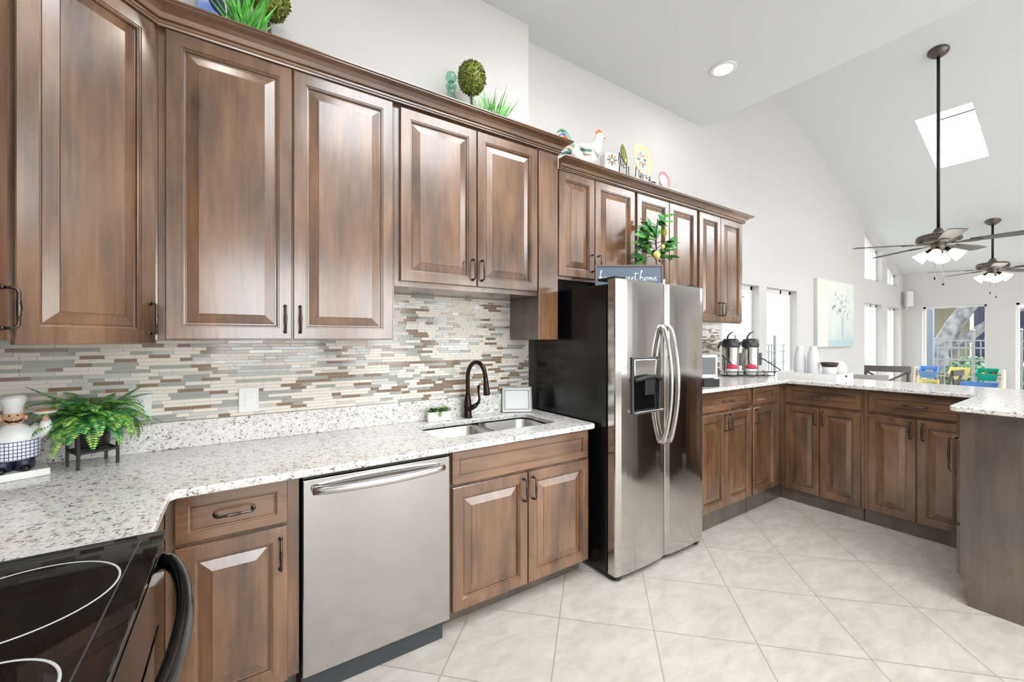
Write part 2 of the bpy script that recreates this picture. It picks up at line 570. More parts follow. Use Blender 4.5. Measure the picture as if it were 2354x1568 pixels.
mb = MB(); mb.box(XL - 0.2, XR + 0.2, YB - 0.2, W1 + 0.2, -0.1, 0.0)
struct(mb.build('floor', 'floor'))
mb = MB(); mb.box(XL - 0.15, 1.78, W0, W1 + 0.15, 0, ZC)
struct(mb.build('wall_kitchen', 'wall'))
mb = MB(); mb.box(XL - 0.15, XL, YB, W1 + 0.15, 0, ZC)
struct(mb.build('wall_left', 'wall'))

WIN_BACK = [(4.63, 5.473, 0.55, lambda x: 2.10, None), (5.675, 6.534, 0.55, lambda x: 2.10, None),
            (9.183, 10.085, 0.55, lambda x: 2.075, 2.495), (10.392, 11.13, 0.55, lambda x: 2.055, 2.485)]
mb = MB()
cur = 1.78
TOP = 5.7
for a, b, s, hd, tr in WIN_BACK:
    mb.prism([(cur, 0), (a, 0), (a, TOP), (cur, TOP)], W1, W1 + 0.15, plane='xz')
    mb.prism([(a, 0), (b, 0), (b, s), (a, s)], W1, W1 + 0.15, plane='xz')
    if tr is None:
        mb.prism([(a, hd(a)), (b, hd(b)), (b, TOP), (a, TOP)], W1, W1 + 0.15, plane='xz')
    else:
        mb.prism([(a, hd(a)), (b, hd(b)), (b, tr), (a, tr)], W1, W1 + 0.15, plane='xz')
        mb.prism([(a, roof_z(a) - 0.09), (b, roof_z(b) - 0.12), (b, TOP), (a, TOP)], W1, W1 + 0.15, plane='xz')
    cur = b
mb.prism([(cur, 0), (XR + 0.15, 0), (XR + 0.15, TOP), (cur, TOP)], W1, W1 + 0.15, plane='xz')
struct(mb.build('wall_back', 'wall'))

WIN_RIGHT = [(-3.4, -2.4), (-2.1, -1.1), (-0.85, 0.05), (0.25, 1.137), (1.474, 2.322)]  # first three are unseen, added to reflect in the corner cabinet door
mb = MB(); cur = YB
for a, b in WIN_RIGHT:
    mb.box(XR, XR + 0.15, cur, a, 0, 3.2)
    mb.box(XR, XR + 0.15, a, b, 0, 0.42)
    mb.box(XR, XR + 0.15, a, b, 2.07, 3.2)
    cur = b
mb.box(XR, XR + 0.15, cur, W1 + 0.15, 0, 3.2)
struct(mb.build('wall_right', 'wall'))

mb = MB(); cur = XL - 0.15
for a, b in ADDED_BACK_WINDOWS:
    mb.box(cur, a, YB - 0.15, YB, 0, TOP)
    mb.box(a, b, YB - 0.15, YB, 0, BW0)
    mb.box(a, b, YB - 0.15, YB, BW1, TOP)
    cur = b
mb.box(cur, XR + 0.15, YB - 0.15, YB, 0, TOP)
struct(mb.build('wall_front', 'wall'))

struct(slab('ceiling', [(XL - 0.15, YB - 0.15), (XE, YB - 0.15), (XE, W1 + 0.15), (XL - 0.15, W1 + 0.15)], [[(a, c), (b, c), (b, d), (a, d)] for a, b, c, d in ADDED_SKYLIGHTS], ZC, ZC + 0.12, 'ceiling'))
for k_, (a, b, c, d) in enumerate(ADDED_SKYLIGHTS):
    e = struct(bpy.data.objects.new('window_%d' % (20 + k_), None)); COL.objects.link(e)  # added skylight out of view, brings in extra daylight
    mb = MB(); z0, z1 = ZC + 0.121, ZC + 0.2
    mb.box(a - 0.05, a, c - 0.05, d + 0.05, z0, z1); mb.box(b, b + 0.05, c - 0.05, d + 0.05, z0, z1); mb.box(a, b, c - 0.05, c, z0, z1); mb.box(a, b, d, d + 0.05, z0, z1)
    mb.box((a + b) / 2 - 0.03, (a + b) / 2 + 0.03, c, d, z0, z1)
    mb.build('window_frame', 'trim', e)
    mb = MB(); mb.box(a + 0.002, b - 0.002, c + 0.002, d - 0.002, z1 + 0.002, z1 + 0.01); mb.build('window_pane', 'glass', e)
mb = MB(); mb.box(XE - 0.12, XE, YB - 0.15, W1 + 0.15, ZC + 0.12, 5.6)
struct(mb.build('wall_upper', 'wall'))
# vaulted ceiling with the skylight opening
SKX0, SKX1, SKY0, SKY1 = 7.22, 8.285, 1.05, 1.545
vault = slab('ceiling_vault', [(XE - 0.12, YB - 0.15), (XR + 0.15, YB - 0.15), (XR + 0.15, W1 + 0.15), (XE - 0.12, W1 + 0.15)],
             [[(a, c), (b, c), (b, d), (a, d)] for a, b, c, d in ADDED_ROOFLIGHTS + ((SKX0, SKX1, SKY0, SKY1),)], 0.0, 0.16, 'ceiling')
for v_ in vault.data.vertices:
    v_.co.z += roof_z(v_.co.x)
struct(vault)
for k_, (a, b, c, d) in enumerate(ADDED_ROOFLIGHTS):
    e = struct(bpy.data.objects.new('window_%d' % (24 + k_), None)); COL.objects.link(e)  # added rooflight out of view, brings in extra daylight
    for nm, boxes, za, zb_, mt in (('window_frame', ((a - .05, a, c - .05, d + .05), (b, b + .05, c - .05, d + .05), (a, b, c - .05, c), (a, b, d, d + .05), ((a + b) / 2 - .03, (a + b) / 2 + .03, c, d)), .162, .24, 'trim'), ('window_pane', ((a + .002, b - .002, c + .002, d - .002),), .242, .25, 'glass')):
        mb = MB()
        for bx in boxes: mb.box(*bx, za, zb_)
        mb.v = [(x_, y_, z_ + roof_z(x_)) for x_, y_, z_ in mb.v]
        mb.build(nm, mt, e)

# skylight
sk = struct(bpy.data.objects.new('window_10', None)); COL.objects.link(sk)
mb = MB()
for x0, x1, y0, y1 in ((SKX0 - 0.03, SKX0, SKY0 - 0.03, SKY1 + 0.03), (SKX1, SKX1 + 0.03, SKY0 - 0.03, SKY1 + 0.03), (SKX0, SKX1, SKY0 - 0.03, SKY0), (SKX0, SKX1, SKY1, SKY1 + 0.03)):
    v = [(x0, y0, roof_z(x0) + 0.162), (x1, y0, roof_z(x1) + 0.162), (x1, y1, roof_z(x1) + 0.162), (x0, y1, roof_z(x0) + 0.162)]
    v += [(a, b, c + 0.14) for a, b, c in v]
    mb.add(v, [(3, 2, 1, 0), (4, 5, 6, 7), (0, 1, 5, 4), (1, 2, 6, 5), (2, 3, 7, 6), (3, 0, 4, 7)])
mb.build('window_frame', 'trim', sk)
mb = MB()
v = [(SKX0, SKY0, roof_z(SKX0) + 0.31), (SKX1, SKY0, roof_z(SKX1) + 0.31), (SKX1, SKY1, roof_z(SKX1) + 0.31), (SKX0, SKY1, roof_z(SKX0) + 0.31)]
v += [(a, b, c + 0.008) for a, b, c in v]
mb.add(v, [(3, 2, 1, 0), (4, 5, 6, 7), (0, 1, 5, 4), (1, 2, 6, 5), (2, 3, 7, 6), (3, 0, 4, 7)])
mb.build('window_pane', 'glass', sk)
mb = MB()
xb = 7.62
mb.tube([(xb, SKY0, roof_z(xb) + 0.2), (xb, SKY1 - 0.12, roof_z(xb) + 0.2)], 0.008)
mb.build('crossbar', 'dark_grey', sk)


def window_obj(idx, frame_mb, pane_mb):
    e = struct(bpy.data.objects.new('window_%d' % idx, None)); COL.objects.link(e)
    frame_mb.build('window_frame', 'trim', e)
    pane_mb.build('window_pane', 'glass', e)
    return e


wi = 1
for a, b, s, hd, tr in WIN_BACK:
    f, p = MB(), MB()
    y0, y1 = W1 + 0.085, W1 + 0.125

    def zed(lo, hi0, hi1):
        w = 0.045
        f.prism([(a, lo), (b, lo), (b, lo + w), (a, lo + w)], y0, y1, plane='xz')
        f.prism([(a, hi0 - w), (b, hi1 - w), (b, hi1), (a, hi0)], y0, y1, plane='xz')
        f.prism([(a, lo), (a + w, lo), (a + w, hi0), (a, hi0)], y0, y1, plane='xz')
        f.prism([(b - w, lo), (b, lo), (b, hi1), (b - w, hi1)], y0, y1, plane='xz')
        m_ = b - 0.34 * (b - a)
        f.prism([(m_ - 0.02, lo), (m_ + 0.02, lo), (m_ + 0.02, min(hi0, hi1)), (m_ - 0.02, min(hi0, hi1))], y0, y1, plane='xz')
        p.prism([(a + 0.02, lo + 0.02), (b - 0.02, lo + 0.02), (b - 0.02, hi1 - 0.02), (a + 0.02, hi0 - 0.02)], y0 + 0.015, y0 + 0.021, plane='xz')
    zed(s, hd(a), hd(b))
    window_obj(wi, f, p); wi += 1
    if tr is not None:
        f, p = MB(), MB()
        zed(tr, roof_z(a) - 0.09, roof_z(b) - 0.12)
        window_obj(wi, f, p); wi += 1
wi = 11
for a, b in WIN_RIGHT:
    f, p = MB(), MB()
    x0, x1, lo, hi, w = XR + 0.085, XR + 0.125, 0.42, 2.07, 0.035
    f.box(x0, x1, a, b, lo, lo + w); f.box(x0, x1, a, b, hi - w, hi); f.box(x0, x1, a, a + w, lo, hi); f.box(x0, x1, b - w, b, lo, hi)
    p.box(x0 + 0.015, x0 + 0.021, a + 0.02, b - 0.02, lo + 0.02, hi - 0.02)
    window_obj(wi, f, p); wi += 1
for a, b in ADDED_BACK_WINDOWS:  # frames and panes of the added openings behind the camera
    f, p = MB(), MB()
    y0, y1, lo, hi, w = YB - 0.11, YB - 0.06, BW0, BW1, 0.05
    f.box(a, b, y0, y1, lo, lo + w); f.box(a, b, y0, y1, hi - w, hi); f.box(a, a + w, y0, y1, lo, hi); f.box(b - w, b, y0, y1, lo, hi)
    f.box((a + b) / 2 - 0.02, (a + b) / 2 + 0.02, y0, y1, lo, hi)
    p.box(a + 0.02, b - 0.02, y0 + 0.02, y0 + 0.026, lo + 0.02, hi - 0.02)
    window_obj(wi, f, p); wi += 1

# ------------------------------------------------------------------ cabinets
def pull_mb(kind, c, L=0.115, out=0.032):
    """bail pull with a swelling in the middle; c = centre on the face (x, z), face at y = 0, viewer at -y"""
    mb = MB()
    pts, rs = [], []
    h = L / 2
    prof = [(-h, 0.0, 0.0045), (-h, -0.6 * out, 0.0045), (-h * 0.94, -0.88 * out, 0.0046), (-h * 0.8, -out, 0.0046), (-h * 0.42, -out, 0.0044), (-h * 0.36, -out, 0.0062),
            (-h * 0.3, -out, 0.005), (0, -out * 1.03, 0.0066), (h * 0.3, -out, 0.005), (h * 0.36, -out, 0.0062), (h * 0.42, -out, 0.0044), (h * 0.8, -out, 0.0046), (h * 0.94, -0.88 * out, 0.0046), (h, -0.6 * out, 0.0045), (h, 0, 0.0045)]
    for s, y, r in prof:
        pts.append((c[0] + s, y, c[1]) if kind == 'h' else (c[0], y, c[1] + s)); rs.append(r)
    mb.tube(pts, rs, 10)
    for s in (-h, h):
        p = (c[0] + s, 0, c[1]) if kind == 'h' else (c[0], 0, c[1] + s)
        mb.lathe([(0.008, -0.004), (0.008, 0.0)], p, 14, axis='y')
    return mb


RAISED = [(0.0, 0.0), (0.0, -0.017), (0.003, -0.020), (0.050, -0.020), (0.0515, -0.0165), (0.055, -0.0165), (0.0565, -0.013), (0.060, -0.0125), (0.0615, -0.004), (0.0665, -0.004), (0.0675, -0.0065), (0.105, -0.0155), (0.1055, -0.0185), (0.112, -0.0185)]
FLAT = [(0.0, 0.0), (0.0, -0.017), (0.003, -0.020), (0.036, -0.020), (0.0375, -0.0165), (0.041, -0.016), (0.0425, -0.008), (0.046, -0.008), (0.0475, -0.0105), (0.052, -0.0105)]


def door(par, x0, x1, z0, z1, handle=None, name='door', prof=None, mat='wood', y=0.0):
    """a raised-panel door or drawer front; handle = (kind, x, z)"""
    prof = prof or RAISED
    mn = min(x1 - x0, z1 - z0)
    if prof is RAISED and mn < 0.3:
        k = mn / 0.3
        prof = [(a * k if a > 0.01 else a, b) for a, b in prof]
    if prof is FLAT and mn < 0.14:
        k = mn / 0.14
        prof = [(a * k if a > 0.01 else a, b) for a, b in prof]
    mb = MB(); mb.loops(x0, x1, z0, z1, prof)
    d = mb.build(name, mat, par, loc=(0, y, 0))
    if handle:
        kind, hx, hz = handle
        hb = pull_mb(kind, (hx, hz))
        hb.build('handle', 'pull', d, loc=(0, -0.020, 0))
    return d


def cabinet(name, label, loc, rotz, w, depth, z0, z1, doors=(), drawers=(), toe=None, group=None, cat='cabinet', mat='wood', left=0.0, hollow=False):
    """local frame: x right along the face, y into the cabinet, doors in front of y = 0"""
    t = thing(name, label, cat, loc, rotz, group)
    mb = MB()
    b0 = toe[0] if toe else z0
    # carcass with an open face frame look: box plus slightly proud face frame
    if hollow:
        mb.box(left, w, 0.0, 0.02, b0, z1); mb.box(left, left + 0.02, 0.0205, depth, b0, z1); mb.box(w - 0.02, w, 0.0205, depth, b0, z1)
        mb.box(left + 0.0205, w - 0.0205, 0.0205, depth, b0, b0 + 0.02); mb.box(left + 0.0205, w - 0.0205, depth - 0.015, depth, b0 + 0.0205, z1)
    else:
        mb.box(left, w, 0.0, depth, b0, z1)
    mb.build('body', mat, t)
    if toe:
        mb = MB(); mb.box(left + 0.002, w - 0.002, toe[1], depth - 0.02, 0.0, toe[0])
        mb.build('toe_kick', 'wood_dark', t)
    for x0, x1, a, b, h in doors:
        door(t, x0, x1, a, b, h, 'door', None, mat)
    for x0, x1, a, b, h in drawers:
        door(t, x0, x1, a, b, h, 'drawer', FLAT, 'wood_h' if mat == 'wood' else mat)
    return t


YU = 2.116           # face frame of the wall cabinets (door fronts at 2.096)
G_UP = 'wall cabinets along the back wall'
cabinet('wall_cabinet', 'tall brown wall cabinet with two raised-panel doors, right of the angled corner cabinet', (-0.268, YU, 0), 0, 0.933, W0 - 0.017 - YU, 1.42, 2.66, doors=[
    (0.023, 0.464, 1.422, 2.642, ('v', 0.437, 1.512)), (0.470, 0.923, 1.422, 2.642, ('v', 0.497, 1.512))], group=G_UP)
cabinet('wall_cabinet', 'shorter brown wall cabinet with two doors above the sink and faucet', (0.667, YU, 0), 0, 0.928, W0 - 0.017 - YU, 1.70, 2.66, doors=[
    (0.028, 0.476, 1.727, 2.630, ('v', 0.449, 1.822)), (0.481, 0.917, 1.727, 2.630, ('v', 0.508, 1.822))], group=G_UP)
t = thing('end_panel', 'tall narrow brown upright panel ending the wall cabinets left of the refrigerator', 'cabinet panel', (1.597, 2.096, 0))
mb = MB(); mb.box(0, 0.1572, 0.004, 0.02, 1.42, 2.66); mb.build('face_stile', 'wood', t, bevel=0.002)
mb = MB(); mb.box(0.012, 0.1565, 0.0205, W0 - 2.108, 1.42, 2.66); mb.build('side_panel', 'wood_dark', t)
cabinet('wall_cabinet', 'brown two-door wall cabinet directly above the refrigerator', (1.755, YU, 0), 0, 0.765, W1 - 0.003 - YU, 1.825, 2.56, doors=[
    (0.006, 0.332, 1.845, 2.545, ('v', 0.306, 1.955)), (0.340, 0.757, 1.845, 2.545, ('v', 0.367, 1.955))], group=G_UP)
cabinet('wall_cabinet', 'brown two-door wall cabinet behind the lemon plant, second from the right end', (2.525, YU, 0), 0, 0.80, W1 - 0.003 - YU, 1.575, 2.56, doors=[
    (0.014, 0.405, 1.59, 2.545, ('v', 0.38, 1.69)), (0.413, 0.795, 1.59, 2.545, ('v', 0.44, 1.69))], group=G_UP)
cabinet('wall_cabinet', 'brown two-door wall cabinet above the coffee airpots, rightmost of the row', (3.33, YU, 0), 0, 0.755, W1 - 0.003 - YU, 1.575, 2.56, doors=[
    (0.030, 0.362, 1.59, 2.545, ('v', 0.338, 1.70)), (0.370, 0.738, 1.59, 2.545, ('v', 0.394, 1.70))], group=G_UP)

# angled corner cabinet and the cabinet on the left wall
t = thing('corner_wall_cabinet', 'angled corner wall cabinet with one raised-panel door in the left corner', 'cabinet', (-0.569, 1.823, 0), PI / 4)
DW_ = 0.406
mb = MB()
R = Matrix.Rotation(-PI / 4, 4, 'Z')
pts = [(-0.569, 1.823), (-0.2835, 2.1085), (-0.2690, 2.1095), (-0.2690, 2.455), (-0.885, 2.455), (-0.885, 1.815)]
mb.prism([tuple((R @ Vector((x + 0.569, y - 1.823, 0)))[:2]) for x, y in pts], 1.42, 2.66)
mb.build('body', 'wood', t)
door(t, 0.006, 0.400, 1.405, 2.642, ('v', 0.378, 1.50))
cabinet('wall_cabinet', 'brown wall cabinet on the left wall, only its door edge in view', (-0.575, 0.95, 0), PI / 2, 0.858, 0.31, 1.42, 2.66, doors=[
    (0.02, 0.42, 1.422, 2.642, ('v', 0.39, 1.51)), (0.43, 0.83, 1.422, 2.642, ('v', 0.795, 1.51))])

PROF = [(0.0, 0.0), (0.010, 0.0), (0.012, 0.006), (0.018, 0.010), (0.018, 0.016), (0.012, 0.019), (0.012, 0.023), (0.022, 0.026), (0.024, 0.030), (0.030, 0.044), (0.044, 0.058), (0.064, 0.066), (0.068, 0.068), (0.068, 0.073), (0.075, 0.076), (0.075, 0.082), (0.0, 0.082)]
c1 = sweep([(-0.555, 0.9), (-0.555, 1.809), (-0.268, 2.096), (1.752, 2.096), (1.752, 2.46)], [(o, 2.643 + z * 0.95) for o, z in PROF])
tag(c1.build('crown_molding', 'wood_h'), 'higher brown crown molding above the left wall cabinets', 'molding')
c2 = sweep([(1.757, 2.096), (4.086, 2.096), (4.086, 2.605)], [(o, 2.546 + z * 0.85) for o, z in PROF])
tag(c2.build('crown_molding', 'wood_h'), 'lower brown crown molding running on to the right above the refrigerator', 'molding')

# base cabinets, kitchen run (door fronts at y = 1.805)
YBF = 1.825
cabinet('base_cabinet', 'narrow brown base cabinet with one drawer over one door, left of the dishwasher', (-0.213, YBF, 0), 0, 0.408, 0.62, 0.1, 0.884, toe=(0.1, 0.075), doors=[
    (0.026, 0.368, 0.102, 0.700, ('v', 0.343, 0.60))], drawers=[(0.026, 0.368, 0.714, 0.878, ('h', 0.197, 0.796))], group='base cabinets under the speckled counter')
cabinet('base_cabinet', 'brown sink base cabinet with two doors under the double sink', (0.845, YBF, 0), 0, 0.915, 0.62, 0.1, 0.884, toe=(0.1, 0.075), doors=[
    (0.008, 0.452, 0.102, 0.704, ('v', 0.424, 0.615)), (0.458, 0.902, 0.102, 0.704, ('v', 0.486, 0.615))], drawers=[(0.006, 0.900, 0.717, 0.878, None)], hollow=True, group='base cabinets under the speckled counter')
t = thing('base_cabinet', 'brown corner base cabinet tucked between the range and the drawer cabinet', 'cabinet', (-0.215, 1.395, 0), PI / 2)
mb = MB(); mb.box(0, 0.43, 0, 0.67, 0.1, 0.884); mb.build('body', 'wood', t)
mb = MB(); mb.box(0, 0.43, 0.07, 0.66, 0.0, 0.1); mb.build('toe_kick', 'wood_dark', t)

# counter of the kitchen run with sink cut-out
SX0, SX1, SY0, SY1 = 0.855, 1.635, 1.955, 2.325
outer = [(-0.895, 1.388), (-0.192, 1.388), (-0.192, 1.752), (-0.178, 1.770), (1.765, 1.785), (1.787, 1.793), (1.797, 1.815), (1.797, 2.462), (-0.895, 2.462)]
ct = slab('countertop', outer, [rrect(SX0, SX1, SY0, SY1, 0.06)], 0.884, 0.914, 'granite', bevel=0.006)
tag(ct, 'white speckled granite countertop with sink cut-out along the left wall run', 'countertop')
mb = MB(); mb.box(-0.895, 1.776, 2.444, 2.4685, 0.9142, 1.040); mb.box(-0.8985, -0.875, 1.39, 2.444, 0.9142, 1.040)
mb.build('upstand', 'granite', ct, bevel=0.003)

# sink
t = thing('sink', 'stainless undermount double-bowl sink below the dark faucet', 'sink', (0, 0, 0))
for bx0, bx1 in ((SX0 - 0.012, 1.235), (1.255, SX1 + 0.012)):
    mb = MB()
    lo = rrect(bx0, bx1, SY0 - 0.012, SY1 + 0.012, 0.07, 8)
    lm = rrect(bx0 + 0.012, bx1 - 0.012, SY0, SY1, 0.07, 8)
    li = rrect(bx0 + 0.03, bx1 - 0.03, SY0 + 0.02, SY1 - 0.02, 0.06, 8)
    n = len(lo)
    vs = [(x, y, 0.883) for x, y in lo] + [(x, y, 0.872) for x, y in lm] + [(x, y, 0.72) for x, y in lm] + [(x, y, 0.695) for x, y in li]
    fs = []
    for j in range(3):
        for i in range(n):
            k = (i + 1) % n
            fs.append((j * n + i, j * n + k, (j + 1) * n + k, (j + 1) * n + i))
    fs.append(tuple(3 * n + i for i in range(n)))
    mb.add(vs, fs, 0, True)
    b = mb.build('bowl', 'sink_steel', t, fix=False)
    md = b.modifiers.new('thick', 'SOLIDIFY'); md.thickness = 0.0015
    mb = MB(); mb.lathe([(0.045, 0.0), (0.045, 0.004), (0.03, 0.004), (0.026, 0.001)], ((bx0 + bx1) / 2, 2.16, 0.6955), 24)
    mb.build('drain', 'steel_handle', b)
mb = MB(); mb.box(1.2355, 1.2545, SY0 + 0.01, SY1 - 0.01, 0.72, 0.880); mb.build('divider', 'sink_steel', t, bevel=0.006)

# faucet
t = thing('faucet', 'dark bronze gooseneck pull-down faucet behind the double sink', 'faucet', (1.235, 2.388, 0.9145))
mb = MB(); mb.lathe([(0.03, 0), (0.03, 0.006), (0.026, 0.012), (0.0245, 0.05), (0.026, 0.08), (0.021, 0.12), (0.0155, 0.15)], n=28); mb.build('base', 'bronze', t)
mb = MB()
pts = [(0, 0, 0.14)] + [(0, 0, 0.14 + 0.12 * i / 4) for i in range(1, 5)]
Rg = 0.082
dx, dy = 0.26, -0.966
for i in range(1, 15):
    a = PI * i / 15 * 1.06
    k = Rg - Rg * math.cos(a)
    pts.append((dx * k, dy * k, 0.26 + Rg * math.sin(a) * 1.25))
mb.tube(pts, 0.0135, 14); mb.build('spout', 'bronze', t)
e0, e1 = Vector(pts[-2]), Vector(pts[-1])
dr = (e1 - e0).normalized()
mb = MB(); mb.tube([e1 - dr * 0.01, e1 + dr * 0.03, e1 + dr * 0.09, e1 + dr * 0.105], [0.0145, 0.016, 0.021, 0.0195], 16); mb.build('spray_head', 'bronze', t)
mb = MB()
mb.tube([(0.0, -0.02, 0.055), (0.03, -0.035, 0.075), (0.042, -0.042, 0.085)], [0.016, 0.016, 0.014], 12)
mb.tube([(0.042, -0.042, 0.085), (0.055, -0.048, 0.10), (0.06, -0.05, 0.125), (0.055, -0.048, 0.15), (0.054, -0.047, 0.185), (0.056, -0.048, 0.20), (0.055, -0.048, 0.212)], [0.012, 0.010, 0.008, 0.0065, 0.008, 0.011, 0.006], 12)
mb.build('lever', 'bronze', t)

# ------------------------------------------------------------------ mosaic backsplash
def mosaic(name, label, along, at, u0, u1, z0, z1, seed, holes=()):
    """random strip mosaic in grout; along = 'x' (wall faces -y) or 'y' (wall faces +x)"""
    rnd = random.Random(seed)
    mb = MB()

    def put(a0, a1, b0, b1, d0, d1, mi):
        if along == 'x':
            mb.box(a0, a1, at - d1, at - d0, b0, b1, mi)
        else:
            mb.box(at + d0, at + d1, a0, a1, b0, b1, mi)
    solid = [(u0, u1, z0, z1)]
    for (hu0, hu1, hz0, hz1) in holes:
        pass
    put(u0, u1, z0, z1, 0.001, 0.006, 0)
    pitch = 0.01635
    z = z0 + 0.001
    while z + pitch * 0.6 < z1:
        u = u0 - rnd.random() * 0.15
        while u < u1:
            L = rnd.choice((0.048, 0.048, 0.075, 0.075, 0.098, 0.098, 0.15))
            a, b = max(u, u0), min(u + L, u1)
            if b - a > 0.006:
                r = rnd.random()
                mi = 1 if r < 0.42 else (2 if r < 0.60 else (4 if r < 0.72 else 3))
                if L > 0.12 and mi == 3 and rnd.random() < 0.7: mi = 2
                put(a + 0.001, b - 0.001, z + 0.0008, min(z + pitch - 0.0012, z1), 0.006, 0.010, mi)
            u += L
        z += pitch
    o = mb.build(name, ['grout', 't_cream', 't_grey', 't_brown', 't_pale'])
    return tag(o, label, 'backsplash')


mosaic('tile_backsplash', 'beige, grey and brown strip mosaic backsplash behind the sink and outlets', 'x', W0, XL + 0.012, 1.776, 1.0405, 1.699, 3)
mosaic('tile_backsplash', 'strip mosaic backsplash on the left side wall by the range', 'y', XL, 1.3, 2.455, 1.0405, 1.405, 5)
mosaic('tile_backsplash', 'small stretch of strip mosaic backsplash right of the refrigerator by the airpots', 'x', W1, 2.75, 4.56, 1.0635, 1.57, 9)


def wall_plate(name, label, cat, x0, x1, z0, z1, kind):
    t = thing(name, label, cat, ((x0 + x1) / 2, W0 - 0.0115, (z0 + z1) / 2))
    w, h = (x1 - x0) / 2, (z1 - z0) / 2
    mb = MB(); mb.loops(-w, w, -h, h, [(0, 0), (0, -0.004), (0.003, -0.006), (0.006, -0.006)]); mb.build('plate', 'white', t)
    mb = MB(); mb.loops(-0.0165, 0.0165, -0.034, 0.034, [(0, -0.006), (0, -0.0085), (0.002, -0.009), (0.003, -0.009)]); ins = mb.build('insert', 'trim', t)
    mb = MB()
    if kind == 'outlet':
        for zc in (0.02, -0.02):
            mb = MB()
            mb.box(-0.0075, -0.0055, -0.0096, -0.0086, zc - 0.002, zc + 0.006)
            mb.box(0.0055, 0.0075, -0.0096, -0.0086, zc - 0.002, zc + 0.006)
            mb.lathe([(0.0025, -0.0096), (0.0025, -0.0086)], (0, 0, zc - 0.007), 10, axis='y')
            mb.build('socket', 'black', ins)
    else:
        mb.box(-0.012, 0.012, -0.0105, -0.0088, -0.016, 0.016); mb.build('rocker', 'white', ins)
    return t


wall_plate('wall_outlet', 'white wall outlet on the mosaic behind the fern', 'outlet', -0.408, -0.334, 1.060, 1.187, 'outlet')
wall_plate('wall_switch', 'white wall switch plate on the mosaic, right of the fern', 'switch', -0.006, 0.08, 1.055, 1.180, 'switch')

# ------------------------------------------------------------------ dishwasher
t = thing('dishwasher', 'stainless steel dishwasher with curved bar handle', 'dishwasher', (0.203, 1.795, 0))
mb = MB(); mb.box(0.004, 0.630, 0.045, 0.60, 0.09, 0.875); mb.build('body', 'black', t)
mb = MB(); mb.box(0.004, 0.628, 0.008, 0.045, 0.868, 0.880); mb.build('control_strip', 'black_gloss', t)
mb = MB(); mb.box(0.002, 0.630, 0.0, 0.044, 0.088, 0.866); d = mb.build('door', 'steel_dw', t, bevel=0.004)
mb = MB()
pts, rs = [], []
for i in range(21):
    s = i / 20
    pts.append((0.040 + 0.552 * s, -0.012 - 0.040 * math.sin(PI * s) ** 0.7, 0.823)); rs.append(0.0165)
mb.tube(pts, rs, 14, flat=1.0)
mb.box(0.036, 0.058, -0.016, 0.002, 0.810, 0.836); mb.box(0.575, 0.597, -0.016, 0.002, 0.810, 0.836)
mb.build('handle', 'steel_handle', d)
mb = MB(); mb.box(0.0, 0.600, 0.018, 0.06, 0.003, 0.085); mb.build('kick_plate', 'dark_grey', t)

# ------------------------------------------------------------------ range
RX0, RX1, RY0, RY1, RZ = -0.86, -0.158, 0.62, 1.382, 0.93
t = thing('range', 'black glass-top electric range at the lower left with curved black handle', 'range', (0, 0, 0))
mb = MB(); mb.box(RX0, RX1 - 0.045, RY0 + 0.004, RY1 - 0.004, 0.06, RZ - 0.014); mb.build('body', 'black_side', t)
mb = MB()
mb.prism(rrect(RX0, RX1, RY0, RY1, 0.012), RZ - 0.016, RZ); cooktop = mb.build('cooktop', 'black_glass', t, bevel=0.004)
mb = MB()
for (x0, x1, y0, y1) in ((RX0 + 0.03, RX1 - 0.045, RY0 + 0.03, RY1 - 0.032),):
    q = rrect(x0, x1, y0, y1, 0.015, 4)
    mb.tube([(x, y, RZ) for x, y in q], 0.0016, 6, closed=True)
mb.build('glass_border', 'dark_grey', cooktop)
for cx, cy, r in ((-0.352, 1.15, 0.144), (-0.328, 0.838, 0.112), (-0.66, 1.17, 0.09), (-0.66, 0.83, 0.105)):
    mb = MB()
    mb.lathe([(r - 0.002, 0.0), (r - 0.002, 0.0006), (r + 0.002, 0.0006), (r + 0.002, 0.0)], (cx, cy, RZ), 72, caps=False)
    mb.build('burner_ring', 'ring', cooktop)
mb = MB(); mb.box(RX1 - 0.044, RX1 - 0.004, RY0 + 0.005, RY1 - 0.005, 0.23, RZ - 0.03); d = mb.build('oven_door', 'black_gloss', t, bevel=0.004)
mb = MB(); mb.box(RX1 - 0.0035, RX1 - 0.002, RY0 + 0.1, RY1 - 0.1, 0.36, 0.74); mb.build('oven_window', 'black_glass', d)
mb = MB()
pts, rs = [], []
for i in range(25):
    s = i / 24
    pts.append((RX1 - 0.006 + 0.072 * math.sin(PI * s) ** 0.6, RY1 - 0.03 - s * (RY1 - RY0 - 0.06), 0.865)); rs.append(0.016)
mb.tube(pts, rs, 14, flat=1.25); mb.build('handle', 'black_gloss', d)
mb = MB(); mb.box(RX1 - 0.044, RX1 - 0.004, RY0 + 0.005, RY1 - 0.005, 0.065, 0.22); mb.build('drawer', 'black_gloss', t, bevel=0.004)
mb = MB(); mb.box(RX0 - 0.035, RX0 - 0.002, RY0, RY1, 0.75, 1.13); mb.build('control_panel', 'black_gloss', t, bevel=0.006)
for fx in (RX0 + 0.04, RX1 - 0.1):
    for fy in (RY0 + 0.05, RY1 - 0.05):
        mb = MB(); mb.cyl((fx, fy, 0), 0.015, 0, 0.06); mb.build('foot', 'black', t)

